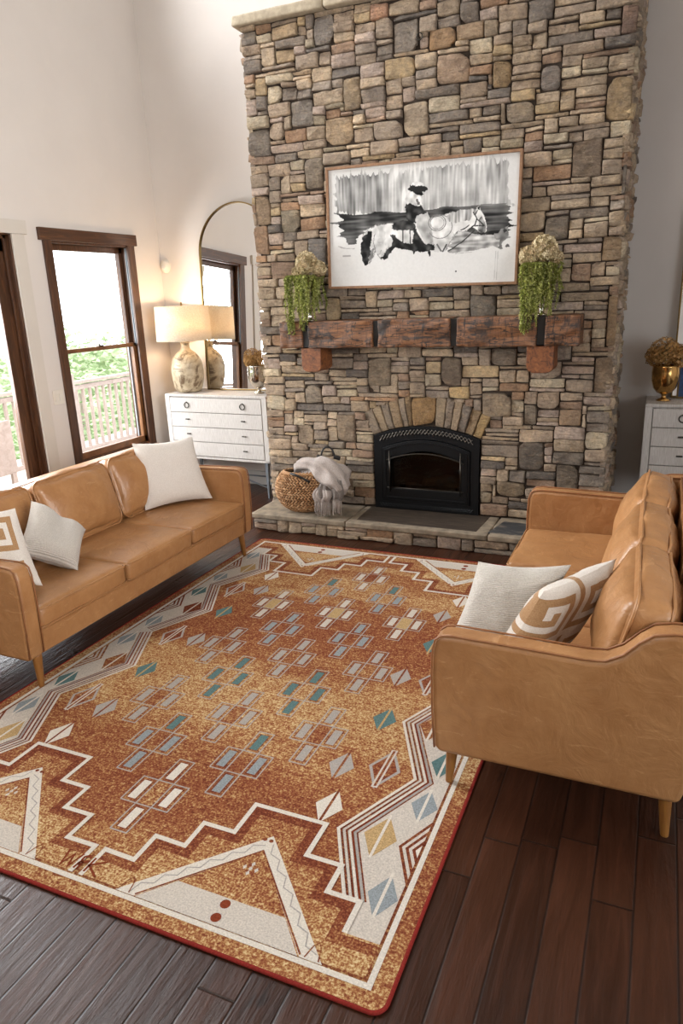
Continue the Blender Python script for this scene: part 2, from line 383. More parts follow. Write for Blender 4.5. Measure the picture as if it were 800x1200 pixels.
# ------------------------------------------------------------------ room shell
XL, YB, XR, YF, ZC = -4.58, 6.07, 3.2, -3.6, 6.4
def struct(name, mb, mat, parent=None, **k):
    o = mb.build(name, mat, parent, **k)
    if parent is None: o['kind'] = 'structure'
    return o
struct('floor', MB().add(*box(XL-.2, XR+.2, YF, YB+.2, -.08, 0)), M['floor'])
struct('wall_back', MB().add(*box(XL-.2, XR+.2, YB, YB+.2, 0, ZC)), M['wall'])
struct('ceiling', MB().add(*box(XL-.2, XR+.2, YF, YB+.2, ZC, ZC+.15)), M['ceil'])
WY0, WY1, WZ0, WZ1 = 4.60, 5.62, .47, 2.33      # window opening
DY0, DY1, DZ1 = 2.2, 4.27, 2.36                  # patio door opening
CY0, CY1, CZ0, CZ1 = 2.6, 5.2, 4.6, 6.0          # clerestory opening
wl = MB()
for y0, y1, z0, z1 in ((YF, CY0, CZ0, ZC), (DY0, DY1, DZ1, CZ0), (DY1, WY0, 0, CZ0), (CY0, CY1, CZ1, ZC), (YF, DY0, 0, CZ0),
                       (WY0, WY1, 0, WZ0), (WY0, WY1, WZ1, CZ0), (WY1, YB, 0, CZ0), (CY1, YB, CZ0, ZC)):
    wl.add(*box(XL-.16, XL, y0, y1, z0, z1))
struct('wall_left', wl, M['wall'])
struct('wall_front', MB().add(*box(XL-.2, XR+.2, YF-.2, YF, 0, ZC)), M['wall'])
wr = MB()
for y0, y1, z0, z1 in ((YF, -1.5, 0, ZC), (-1.5, 2.5, 0, .4), (-1.5, 2.5, 2.6, ZC), (2.5, YB, 0, ZC)): wr.add(*box(XR, XR+.16, y0, y1, z0, z1))
struct('wall_right', wr, M['wall'])
bb = MB().add(*box(XL, -2.95, YB-.016, YB, 0, .13)).add(*box(-.3, XR, YB-.016, YB, 0, .13)); bb.add(*box(XL, -2.95, YB-.022, YB, .125, .14)).add(*box(-.3, XR, YB-.022, YB, .125, .14))
struct('baseboard_back', bb, M['base'], bevel=.003)
bl = MB().add(*box(XL, XL+.016, 4.42, YB-.02, 0, .14)).add(*box(XL, XL+.016, YF, 2.05, 0, .14)); struct('baseboard_left', bl, M['base'], bevel=.003)
# clerestory window high in the left wall
w2 = empty('window_2', (XL, (CY0+CY1)/2, CZ0)); w2['kind'] = 'structure'
fm = MB()
for y0, y1, z0, z1 in ((CY0, CY0+.06, CZ0, CZ1), (CY1-.06, CY1, CZ0, CZ1), (CY0, CY1, CZ0, CZ0+.06), (CY0, CY1, CZ1-.06, CZ1), ((CY0+CY1)/2-.03, (CY0+CY1)/2+.03, CZ0, CZ1)):
    fm.add(*box(-.12, -.04, y0-(CY0+CY1)/2, y1-(CY0+CY1)/2, z0-CZ0, z1-CZ0))
fm.build('window_frame', M['winwood_y'], w2); MB().add(*box(-.085, -.08, CY0+.05-(CY0+CY1)/2, CY1-.05-(CY0+CY1)/2, .05, CZ1-CZ0-.05)).build('pane', M['glass'], w2)

def window_1():
    w = empty('window_1', (XL, 0, 0)); w['kind'] = 'structure'
    c = MB()          # casing on the room side
    c.add(*box(0, .022, WY0-.03, WY0+.055, WZ0-.06, WZ1)); c.add(*box(0, .022, WY1-.045, WY1+.05, WZ0-.06, WZ1))
    c.build('casing', M['winwood_z'], w, bevel=.003)
    MB().add(*box(0, .03, WY0-.068, WY1+.085, WZ1-.01, WZ1+.085)).build('head_casing', M['winwood_y'], w, bevel=.003)
    MB().add(*box(0, .024, WY0-.03, WY1+.05, WZ0-.065, WZ0+.02)).build('sill_casing', M['winwood_y'], w, bevel=.003)
    j = MB()          # jamb liner in the depth of the wall
    j.add(*box(-.16, .004, WY0, WY0+.02, WZ0, WZ1)).add(*box(-.16, .004, WY1-.02, WY1, WZ0, WZ1)).add(*box(-.16, .004, WY0, WY1, WZ1-.025, WZ1)).add(*box(-.16, .004, WY0, WY1, WZ0, WZ0+.03))
    j.build('jamb', M['winwood_z'], w)
    zm = 1.435
    tk = MB().add(*box(-.034, -.026, WY1-.030, WY1-.018, zm, WZ1-.03)).add(*box(-.016, -.008, WY1-.030, WY1-.018, zm, WZ1-.03)).add(*box(-.13, -.118, WY1-.034, WY1-.018, WZ0+.03, zm)).add(*box(-.034, -.026, WY0+.018, WY0+.030, zm, WZ1-.03)); tk.build('jamb_track', M['track'], w)
    def sash(name, x, z0, z1, top):
        s = MB(); t = .045
        s.add(*box(x-.035, x, WY0+.02, WY0+.02+t, z0, z1)).add(*box(x-.035, x, WY1-.02-t, WY1-.02, z0, z1))
        s.add(*box(x-.035, x, WY0+.02, WY1-.02, z1-(.05 if top else .035), z1)).add(*box(x-.035, x, WY0+.02, WY1-.02, z0, z0+(.035 if top else .06)))
        o = s.build(name, M['sashwood'] if not top else M['winwood_z'], w, bevel=.004)
        MB().add(*box(x-.02, x-.015, WY0+.05, WY1-.05, z0+.02, z1-.02)).build('pane', M['glass'], o)
        return o
    sash('upper_sash', -.075, zm-.02, WZ1-.025, True); lo = sash('lower_sash', -.03, WZ0+.03, zm+.02, False)
    lk = MB().add(*box(-.05, -.02, 5.08, 5.14, zm+.018, zm+.03)).add(*box(-.045, -.03, 5.095, 5.11, zm+.03, zm+.042)); lk.build('sash_lock', M['pull'], lo)
window_1()
def door_1():
    w = empty('door_1', (XL, 0, 0)); w['kind'] = 'structure'
    c = MB().add(*box(0, .02, DY1-.005, DY1+.115, 0, DZ1)).add(*box(0, .02, DY0-.115, DY0+.005, 0, DZ1)); c.build('casing', M['trim'], w, bevel=.003)
    MB().add(*box(0, .03, DY0-.14, DY1+.14, DZ1-.01, DZ1+.09)).build('head_casing', M['trim'], w, bevel=.003)
    j = MB().add(*box(-.16, .004, DY1-.02, DY1, 0, DZ1)).add(*box(-.16, .004, DY0, DY0+.02, 0, DZ1)).add(*box(-.16, .004, DY0, DY1, DZ1-.02, DZ1)).add(*box(-.16, .0, DY0, DY1, 0, .025))
    j.build('jamb', M['winwood_z'], w, bevel=.002)
    st = MB().add(*box(-.055, -.035, DY1-.045, DY1-.02, .02, DZ1-.02)).add(*box(-.055, -.035, DY0+.02, DY1-.02, DZ1-.045, DZ1-.02)); st.build('door_stop', M['winwood_z'], w, bevel=.002)
    ym = (DY0+DY1)/2
    for nm, y0, y1, x in (('fixed_panel', ym-.05, DY1-.02, -.06), ('sliding_panel', DY0+.02, ym+.05, -.105)):
        s = MB(); t = .125
        s.add(*box(x-.04, x, y0, y0+t, .025, DZ1-.02)).add(*box(x-.04, x, y1-t, y1, .025, DZ1-.02)).add(*box(x-.04, x, y0, y1, .025, .18)).add(*box(x-.04, x, y0, y1, DZ1-.14, DZ1-.02))
        o = s.build(nm, M['winwood_z'], w, bevel=.004)
        MB().add(*box(x-.024, x-.018, y0+t-.01, y1-t+.01, .17, DZ1-.13)).build('pane', M['glass'], o)
    MB().add(*tube([(-.06, DY0+.08, .95), (-.02, DY0+.08, .96), (-.02, DY0+.08, 1.15), (-.06, DY0+.08, 1.16)], .009)).build('door_handle', M['pull'], w)
door_1()
sw = empty('light_switch', (XL, 4.495, 1.085), 0, 'ivory double rocker light switch plate on left wall between patio door and window', 'light switch')
MB().add(*box(0, .007, -.058, .058, -.06, .06)).build('cover_plate', M['plastic'], sw, bevel=.003)
for s in (-1, 1): MB().add(*box(.005, .012, s*.026-.016, s*.026+.016, -.033, .033)).build('rocker', M['plastic'], sw, bevel=.002)
dt = empty('motion_detector', (-4.52, YB, 2.15), 0, 'small white oval motion detector high on wall above table lamp', 'detector')
v, f = lathe([(.0, -.045), (.03, -.042), (.045, -.03), (.052, -.012), (.052, 0)], 24)
MB().add([(p[0], p[2]+.0, p[1]*1.25) for p in v], [q[::-1] for q in f]).build('housing', M['plastic'], dt, smooth=True)
MB().add(*box(-.022, .022, -.05, -.03, -.035, .0)).build('sensor_lens', M['ceil'], dt, bevel=.006)

# ------------------------------------------------------------------ outside
dk = MB()
for i in range(26): dk.add(*box(XL-.18-.14*(i+1)+.006, XL-.18-.14*i, -3, 11, -.32, -.28))
struct('deck', dk, M['deckwood'])
rl = empty('deck_railing', (-7.4, 0, -.28), 0, 'brown wooden deck railing with thin balusters outside patio door and window', 'railing')
MB().add(*box(-.06, .06, -3, 11, 1.06, 1.10)).build('top_rail', M['railwood'], rl, bevel=.004)
MB().add(*box(-.03, .03, -3, 11, .98, 1.04)).add(*box(-.03, .03, -3, 11, .10, .16)).build('rail', M['railwood'], rl)
for i in range(9): MB().add(*box(-.05, .05, -3+1.75*i-.05, -3+1.75*i+.05, 0, 1.2)).build('post', M['railwood'], rl, bevel=.005)
bal = MB().add(*box(-.018, .018, -.018, .018, .12, 1.0)).build('baluster', M['railwood'], rl, loc=(0, 2.6, 0))
for i in range(1, 58):
    b = bal.copy(); S.collection.objects.link(b); b.location = (0, 2.6+.135*i, 0)
def bush(x, y, z0, r, hgt, seed, label):
    random.seed(seed); t = empty('garden_tree', (x, y, z0), 0, label, 'tree', 'trees beyond the deck')
    MB().add(*tube([(0, 0, 0), (.1, 0, hgt*.4), (0, .1, hgt*.7)], [.12, .09, .05], 8)).build('trunk', M['railwood'], t)
    m = MB()
    for k in range(3200):
        a = random.uniform(0, 2*PI); u = random.uniform(-1, 1); rr = r*(.55+.45*random.random())*(1+.25*noise.noise(Vector((math.cos(a)*2+seed, math.sin(a)*2, u*2))))
        p = Vector((rr*math.cos(a)*math.sqrt(1-u*u), rr*math.sin(a)*math.sqrt(1-u*u), hgt*.62+hgt*.42*u*(rr/r)))
        s = random.uniform(.07, .15)
        q = Matrix.Rotation(random.uniform(0, 6.3), 3, 'Z') @ Matrix.Rotation(random.uniform(-1.4, 1.4), 3, 'X')
        c = random.choice([h('#a3b088'), h('#b6c19c'), h('#8fa076')])
        m.add([p+q @ Vector(w) for w in ((-s, 0, 0), (0, -s*.5, .02), (s, 0, 0), (0, s*.5, .02))], [(0, 1, 2, 3)], col=c)
    m.build('foliage', M['leaf'], t)
bush(-12.5, 8.6, -2.9, 1.9, 4.0, 1, 'pale green garden tree straight behind the sash window')
bush(-13.0, 13.4, -3.0, 2.2, 4.2, 2, 'green garden tree seen low at right of the sash window')
bush(-13.6, 3.2, -2.7, 1.8, 4.2, 3, 'leafy garden tree seen through the patio door at photo edge')
pc = empty('patio_chair', (-6.75, 5.13, -.28), 0, 'pale wooden patio chair with solid side panel outside the patio door', 'chair')
for xx in (-.30, .26):
    MB().add(*box(xx, xx+.04, -.42, .45, .34, .93)).build('side_panel', M['railwood'], pc, bevel=.01)
    for yy in (-.40, .38): MB().add(*box(xx, xx+.04, yy, yy+.06, 0, .36)).build('leg', M['railwood'], pc, bevel=.004)
MB().add(*box(-.27, .27, -.40, .43, .40, .45)).build('seat', M['railwood'], pc, bevel=.005)
MB().add(*box(-.27, .27, -.46, -.40, .40, 1.15)).build('backrest', M['railwood'], pc, bevel=.005)
struct('ground', MB().add(*box(-60, -8.4, -40, 60, -2.7, -2.4)), plain('lawn', h('#8fa070'), .95, var=.3, sc=2))
struct('porch_roof', MB().add(*box(-8.2, XL-.16, -3.2, 3.6, 2.52, 2.68)), M['deckwood'])

# ------------------------------------------------------------------ fireplace stonework
YC, CX0, CX1, ZT = 5.2, -2.99, -.285, 3.69
def arch_in(x): return .823-.085*((x+1.605)/.425)**2
def arch_out(x): return 1.06-.15*((x+1.61)/.5)**2
PAL = [('#b7a48d', 7), ('#ac9a84', 7), ('#a39382', 6), ('#92867a', 4.5), ('#82786e', 2.5), ('#6f6862', 1.3), ('#a3846a', 1.8), ('#b19f92', 4), ('#b8a281', 1.6), ('#ab9884', 6), ('#9b8370', 3), ('#b9ab94', 4)]
PW = [p[1] for p in PAL]; PC = [h(p[0]) for p in PAL]
def rcol():
    c = random.choices(PC, PW)[0]; k = random.uniform(.85, 1.15); return tuple(v*k for v in c)
def stone(mb, x0, x1, z0, z1, col, y=YC, prot=None, side=None, gap=.003, nx=None, nz=None, poly=None):
    """one split-face stone; side: None = front face (towards -Y), 'R' = on a +X face (x is then y)"""
    w, hh = x1-x0, z1-z0; jm = .005+(.09*(min(w, hh)-.08) if min(w, hh) > .08 else 0)
    nx = nx or max(7, min(18, int(w/.016)+2)); nz = nz or max(6, min(15, int(hh/.015)+2))
    prot = prot if prot is not None else random.uniform(.004, .034); sd = random.uniform(0, 100)
    j = lambda: random.uniform(-jm, jm)
    c = [(x0+gap+j()*.5, z0+gap+j()), (x1-gap+j()*.5, z0+gap+j()), (x1-gap+j()*.5, z1-gap+j()), (x0+gap+j()*.5, z1-gap+j())] if poly is None else poly
    tx, tz = random.uniform(-.012, .012), random.uniform(-.012, .012)
    V = []; cols = []; cc_ = [random.uniform(.0, .35 if min(w, hh) > .11 else .04)*random.choice((0, 1)) for _ in range(4)]
    def P(u, v):
        x = (c[0][0]*(1-u)+c[1][0]*u)*(1-v)+(c[3][0]*(1-u)+c[2][0]*u)*v
        z = (c[0][1]*(1-u)+c[1][1]*u)*(1-v)+(c[3][1]*(1-u)+c[2][1]*u)*v
        return x, z
    cxm, czm = P(.5, .5)
    bu, bv = min(.12, .0035/w), min(.2, .0035/hh); US = [0, bu]+[bu*2+(1-4*bu)*k/(nx-4) for k in range(nx-3)]+[1-bu, 1] if nx >= 5 else [k/nx for k in range(nx+1)]; VS = [0, bv]+[bv*2+(1-4*bv)*k/(nz-4) for k in range(nz-3)]+[1-bv, 1] if nz >= 5 else [k/nz for k in range(nz+1)]
    for jv in range(nz+1):
        for iu in range(nx+1):
            u, v = US[iu], VS[jv]; x, z = P(u, v)
            # round the corners
            ru, rv = abs(2*u-1), abs(2*v-1)
            k = max(0, ru**6*rv**6); x += (cxm-x)*.03*k; z += (czm-z)*.05*k
            q4 = cc_[(1 if u > .5 else 0)+(2 if v > .5 else 0)]*(ru*rv)**3; x += (cxm-x)*q4; z += (czm-z)*q4
            e = (1-ru**22)*(1-rv**16); n1 = noise.noise(Vector((x*12+sd, z*18, sd))); n2 = noise.noise(Vector((x*38+sd, z*46, 3))); n1 = n1*.6+.55*(.35-abs(noise.noise(Vector((x*9+sd, z*15, sd+5))))*1.3)
            x += .003*n2; z += .003*noise.noise(Vector((x*18+sd, z*18, 9)))
            d = prot*(.55+.45*e)+.015*n1+.007*n2+tx*(2*u-1)*.7+tz*(2*v-1)*.7
            if iu in (0, nx) or jv in (0, nz): d -= .007
            V.append((x, y-d, z) if side is None else (y+d, x, z)); cols.append(col)
    F = [(b*(nx+1)+a, b*(nx+1)+a+1, (b+1)*(nx+1)+a+1, (b+1)*(nx+1)+a) for b in range(nz) for a in range(nx)]
    ring = [i for i in range(nx+1)]+[(b+1)*(nx+1)-1+0 for b in range(1, nz+1)][:0]
    ring = list(range(0, nx+1))+[b*(nx+1)+nx for b in range(1, nz+1)]+[nz*(nx+1)+a for a in range(nx-1, -1, -1)]+[b*(nx+1) for b in range(nz-1, 0, -1)]
    base = len(V)
    for r in ring:
        p = V[r]; V.append(p); cols.append(col)
    for r in ring:
        p = V[r]; V.append((p[0], y+.03, p[2]) if side is None else (y-.03, p[1], p[2])); cols.append(col)
    m = len(ring)
    for i in range(m): F.append((base+(i+1) % m, base+i, base+m+i, base+m+(i+1) % m))
    if side is not None: F = [q[::-1] for q in F]
    mb.add(V, F, cols=cols)
U = .0306
def pack(mb, x0, x1, z0, z1, feats=(), blocked=None, y=YC, side=None, wmin=3, wmax=9, hmax=4):
    nx, nz = int(round((x1-x0)/U)), int(round((z1-z0)/U)); ux, uz = (x1-x0)/nx, (z1-z0)/nz
    occ = np.zeros((nz, nx), bool)
    if blocked:
        for b in range(nz):
            for a in range(nx):
                if blocked(x0+(a+.5)*ux, z0+(b+.5)*uz): occ[b, a] = True
    for fx0, fx1, fz0, fz1, col in feats:
        a0, a1 = int(round((fx0-x0)/ux)), int(round((fx1-x0)/ux)); b0, b1 = int(round((fz0-z0)/uz)), int(round((fz1-z0)/uz))
        a0, b0 = max(0, a0), max(0, b0); a1, b1 = min(nx, max(a1, a0+1)), min(nz, max(b1, b0+1))
        if occ[b0:b1, a0:a1].any(): continue
        occ[b0:b1, a0:a1] = True
        cc = h(col); cc = (cc[0]*1.06+.03, cc[1]*1.03+.022, cc[2]*.98+.012)
        stone(mb, x0+a0*ux, x0+a1*ux, z0+b0*uz, z0+b1*uz, cc, y, prot=random.uniform(.012, .028), side=side)
    lastcut = {}
    for b in range(nz):
        a = 0
        while a < nx:
            if occ[b, a]: a += 1; continue
            run = 0
            while a+run < nx and not occ[b, a+run]: run += 1
            hh = random.choices([1, 2, 3, 4][:hmax], [3, 6, 2.6, .7][:hmax])[0]; hh = min(hh, nz-b)
            w = random.randint(wmin, wmax)
            if hh == 1: w = random.randint(4, 11)
            if hh >= 3: w = random.randint(3, 7)
            if run-w < wmin: w = run if run <= wmax+1 else run//2
            w = min(w, run)
            while hh > 1 and occ[b:b+hh, a:a+w].any(): hh -= 1
            # avoid leaving a one-cell ledge under something blocked
            if b+hh < nz and occ[b+hh, a:a+w].any() and b+hh+0 < nz and not occ[b+hh, a:a+w].all(): pass
            occ[b:b+hh, a:a+w] = True
            stone(mb, x0+a*ux, x0+(a+w)*ux, z0+b*uz, z0+(b+hh)*uz, rcol(), y, side=side)
            a += w
random.seed(21)
#FEATS
FEATS = [(-2.98,-2.88,3.56,3.66,'#77716c'),(-2.75,-2.54,3.57,3.66,'#a8947a'),(-2.42,-2.25,3.49,3.66,'#7b7673'),(-1.99,-1.85,3.56,3.65,'#a5826f'),(-1.82,-1.63,3.36,3.55,'#7d7670'),(-2.71,-2.55,3.42,3.5,'#a38f74'),(-2.62,-2.44,2.98,3.18,'#76716d'),(-2.2,-2.06,3.04,3.27,'#8d7f6d'),(-1.75,-1.59,2.83,3.06,'#9a8d7d'),(-1.51,-1.3,3.12,3.3,'#a08b7a'),(-1.4,-1.2,3.35,3.46,'#a18c76'),(-1.16,-1.01,3.05,3.2,'#8a765c'),(-1.04,-0.87,2.84,2.97,'#857b70'),(-0.83,-0.7,3.0,3.13,'#716b69'),(-0.92,-0.78,3.37,3.5,'#6f6a68'),(-1.37,-1.25,3.46,3.58,'#77706b'),(-0.73,-0.61,2.88,2.98,'#9a8a76'),(-0.63,-0.44,2.47,2.69,'#6d6056'),(-0.43,-0.26,2.79,3.02,'#8b7a63'),(-2.98,-2.82,2.85,3.01,'#66615e'),(-2.53,-2.37,2.57,2.78,'#7b736a'),(-2.75,-2.6,2.28,2.43,'#857d70'),(-2.96,-2.84,2.36,2.57,'#8a7866'),(-2.98,-2.86,2.13,2.36,'#8c7360'),(-0.39,-0.29,3.23,3.38,'#74615a'),(-0.42,-0.27,1.94,2.11,'#93806a'),(-0.33,-0.27,2.35,2.53,'#5f5a57'),(-1.59,-1.4,3.32,3.45,'#93795f'),(-0.78,-0.62,2.11,2.27,'#67605a'),(-2.52,-2.38,2.03,2.22,'#6c6a6b'),(-0.79,-0.62,3.12,3.24,'#8f7c66'),(-2.34,-2.14,2.84,3.01,'#9a8873'),(-2.63,-2.46,0.97,1.14,'#8b8278'),(-2.08,-1.89,1.14,1.34,'#7a6f62'),(-1.48,-1.33,1.13,1.33,'#645a52'),(-1.27,-1.09,1.62,1.77,'#6d6965'),(-2.42,-2.29,1.63,1.81,'#8a7a64'),(-1.17,-0.97,0.93,1.1,'#85796b'),(-0.91,-0.72,0.52,0.72,'#5d5855'),(-0.62,-0.47,0.38,0.58,'#625a53'),(-0.61,-0.48,0.84,0.97,'#96816e'),(-1.04,-0.85,0.3,0.42,'#7e7161'),(-2.72,-2.55,0.65,0.8,'#8a7c6d'),(-2.34,-2.18,0.68,0.87,'#85786a'),(-0.4,-0.28,1.1,1.34,'#7f7163'),(-0.34,-0.3,1.4,1.73,'#8b7761'),(-1.43,-1.26,1.04,1.13,'#b7a07a'),(-1.61,-1.52,0.87,1.01,'#8e7a62'),(-1.13,-0.94,1.29,1.39,'#7a7168'),(-0.86,-0.78,0.86,1.02,'#7d7469'),(-0.64,-0.43,0.59,0.68,'#6c6661'),(-1.74,-1.61,1.07,1.15,'#8c8074'),(-2.41,-2.32,0.58,0.7,'#a48a80')]
fp = empty('stone_fireplace', (0, 0, 0), 0, 'tall stacked-stone fireplace chimney with raised stone hearth at its foot', 'fireplace')
def chimney():
    mb = MB()
    def blk(x, z):
        if z < .14: return True
        if -2.03 < x < -1.18 and z < arch_in(x): return True
        zb = arch_in(-2.03); k = max(0, min(1, (z-zb)/(.90-zb))); return -2.03-.085*k < x < -1.18+.085*k and zb-.01 < z < arch_out(x)-.012
    pack(mb, CX0, CX1, 0, ZT, FEATS, blk)
    mb2 = MB(); pack(mb2, YC-.01, YB-.03, 0, ZT, (), None, y=CX1-.012, side='R', wmin=3, wmax=8)
    mb.build('stone_facing', M['stone'], fp, smooth=True)
    mb2.build('side_facing', M['stone'], fp, smooth=True)
    mb3 = MB(); pack(mb3, YC-.01, YB-.03, 0, ZT, (), None, y=0, side='R', wmin=3, wmax=8)
    mb3.v = [(CX0+.012-p[0], p[1], p[2]) for p in mb3.v]; mb3.f = [q[::-1] for q in mb3.f]; mb3.build('side_facing', M['stone'], fp, smooth=True)
    c = MB()
    ar = [(x, arch_in(x)-.005) for x in np.linspace(-1.18, -2.03, 15)]
    c.add(*prism([(CX0+.02, 0), (-2.03, 0)]+ar[::-1]+[(-1.18, 0), (CX1-.025, 0), (CX1-.025, ZT), (CX0+.02, ZT)], 'y', YC+.006, YB-.004))
    c.build('chimney_core', M['mortar'], fp)
chimney()
def capping():
    cx = CX0-.05; k = 0; random.seed(5)
    while cx < CX1+.02:
        w = random.uniform(.62, .8); x1 = min(cx+w, CX1+.05)
        v, f = rbox((x1-cx)/2-.003, (YB-YC+.06)/2, .035, .012, n=12, wr=.006, ws=9, seed=k)
        MB().add(v, f, M=TR(((cx+x1)/2, (YB+YC-.07)/2, ZT+.035))).build('cap_stone', M['capstone'], fp, smooth=True); cx = x1; k += 1
capping()
def voussoirs():
    random.seed(3)
    xs = [-2.03, -1.965, -1.905, -1.85, -1.785, -1.735, -1.70, -1.53, -1.46, -1.41, -1.355, -1.30, -1.24, -1.18]
    cs = ['#8a7d6e', '#9c8a72', '#857869', '#a08b70', '#8e8070', '#978266', '#9c7e58', '#93836e', '#8c7f72', '#a08d76', '#7f756b', '#9b8568', '#a98f66']
    def top(x): return -1.61+(x+1.605)*1.2
    for i in range(len(xs)-1):
        a, b = xs[i], xs[i+1]; g = .001
        pl = [(a+g, arch_in(a)+.002), (b-g, arch_in(b)+.002), (top(b)-g, arch_out(top(b))-random.uniform(-.01, .008)), (top(a)+g, arch_out(top(a))-random.uniform(-.01, .008))]
        m = MB(); stone(m, a, b, .8, 1.05, h(cs[i]), YC, prot=random.uniform(.018, .032), nx=5, nz=10, poly=pl); m.build('arch_stone', M['stone'], fp, smooth=True)
voussoirs()
def hearth():
    random.seed(11)
    hx0, hx1, y0 = -2.95, CX1+.03, 4.745
    mb = MB(); pack(mb, hx0+.02, hx1, 0, .098, (), None, y=y0+.03, wmin=3, wmax=8, hmax=3)
    mb.build('riser_stones', M['stone'], fp, smooth=True)
    c = MB().add(*box(hx0+.05, hx1-.01, y0+.04, YC+.02, 0, .098)); c.build('hearth_core', M['mortar'], fp)
    lm = MB(); pack(lm, y0+.04, YC, 0, .098, (), None, y=0, side='R'); 
    lm.v = [(hx0+.03-p[0], p[1], p[2]) for p in lm.v]; lm.f = [q[::-1] for q in lm.f]; lm.build('riser_stones', M['stone'], fp, smooth=True)
    for i, (a, b) in enumerate(((hx0, -2.12), (-2.115, -1.02), (-1.015, hx1))):
        v, f = rbox((b-a)/2, (YC-y0)/2, .022, .010, n=22, wr=.005, ws=8, seed=i)
        MB().add(v, f, M=TR(((a+b)/2, (YC+y0)/2, .120))).build('hearth_slab', M['slab'], fp, smooth=True)
    MB().add(*prism([(-2.05, 4.82), (-1.11, 4.80), (-1.09, YC-.01), (-2.07, YC-.01)], 'z', .12, .1435)).build('slate_inlay', M['slate'], fp, bevel=.003)
    MB().add(*prism([(-1.03, 4.81), (-.50, 4.80), (-.46, 5.06), (-.97, 5.10)], 'z', .12, .1435)).build('slate_inlay', M['slate2'], fp, bevel=.003)
hearth()
hk = empty('wall_hook', (-1.63, YC-.03, 3.42), 0, 'tiny metal eye hook high on the stone chimney above the picture', 'hook')
MB().add(*tube([(.02*math.sin(a), 0, .02*math.cos(a)) for a in np.linspace(0, 2*PI, 13)[:-1]], .004, 6, True)).add(*tube([(0, .04, -.02), (0, 0, -.02)], .004, 6)).build('eye', M['pull'], hk, smooth=True)

# ------------------------------------------------------------------ fireplace insert
def insert():
    t = empty('fireplace_insert', (-1.605, YC, .143), 0, 'black arched cast-iron fireplace insert with glass door set in the stone', 'fireplace insert')
    def arch(hw, zb, zs, rise, n=24):
        return [(-hw, zb), (hw, zb)]+[(hw*math.cos(a), zs+rise*math.sin(a)) for a in np.linspace(0, PI, n+1)]
    def seg(hw, zb, zs, rise, n=24):
        return [(-hw, zb), (hw, zb)]+[(x, zs+rise*(1-(x/hw)**2)) for x in np.linspace(hw, -hw, n+1)]
    o1 = seg(.422, .0, .592, .085); i1 = seg(.355, .075, .50, .075)
    MB().add(*ringprism(o1, i1, 'y', -.022, .03)).build('surround', M['iron'], t, bevel=.003)
    o2 = seg(.352, .078, .497, .075); i2 = seg(.29, .17, .40, .085)
    d = MB().add(*ringprism(o2, i2, 'y', -.030, .0)).build('door', M['iron'], t, bevel=.004)
    MB().add(*ringprism(seg(.335, .093, .485, .073), seg(.322, .106, .474, .071), 'y', -.036, -.028)).build('raised_moulding', M['iron'], d, bevel=.002)
    MB().add(*prism(seg(.30, .16, .405, .088), 'y', -.008, -.004)).build('door_glass', M['firegl'], d)
    b = MB().add(*tube([(x, -.05, .415+.055*(1-(x/.29)**2)) for x in np.linspace(-.31, .31, 21)], .005, 6)).add(*tube([(-.31, -.05, .185), (.31, -.05, .185)], .005, 6)).add(*tube([(-.285, -.05, .15), (-.285, -.05, .48)], .006, 6)).add(*tube([(.285, -.05, .15), (.285, -.05, .49)], .006, 6))
    for x, z in ((-.285, .17), (.285, .17), (-.285, .44), (.285, .44)): b.add(*tube([(x, -.05, z), (x, -.02, z)], .005, 6))
    b.build('grille_bars', M['pull'], d, smooth=True)
    lt = MB()                      # lattice vent along the arch
    n = 26
    for i in range(n):
        x0, x1 = -.37+.74*i/n, -.37+.74*(i+1)/n
        f = lambda x: .592+.085*(1-(x/.422)**2)
        for sg in (0, 1):
            za, zb = (f(x0)-.022, f(x1)-.058) if sg else (f(x0)-.058, f(x1)-.022)
            lt.add(*tube([(x0, -.026, za), (x1, -.026, zb)], .0042, 5))
    lt.build('lattice_vent', M['pull'], t)
    lb = MB()
    for i in range(34):
        x0, x1 = -.38+.76*i/34, -.38+.76*(i+1)/34
        lb.add(*tube([(x0, -.025, .018), (x1, -.025, .045)], .0035, 5)).add(*tube([(x0, -.025, .045), (x1, -.025, .018)], .0035, 5))
    lb.build('bottom_vent', M['iron'], t)
    fb = MB()
    fb.add(*box(-.36, .36, .40, .42, 0, .62)).add(*box(-.37, -.35, .0, .42, 0, .62)).add(*box(.35, .37, .0, .42, 0, .62)).add(*box(-.36, .36, .0, .42, .06, .09)).add(*box(-.36, .36, 0, .42, .58, .60))
    fb.build('firebox', M['ironin'], t)
    random.seed(8)
    for x0, y0, x1, y1, z, r in ((-.22, .2, .2, .14, .13, .04), (-.1, .26, .25, .24, .14, .045), (-.05, .12, .15, .28, .2, .035)):
        P = [(x0+(x1-x0)*k/8, y0+(y1-y0)*k/8, z+random.uniform(-.006, .006)) for k in range(9)]
        MB().add(*tube(P, [r*random.uniform(.85, 1.1) for _ in P], 12)).build('log', M['ash'], t, smooth=True)
insert()

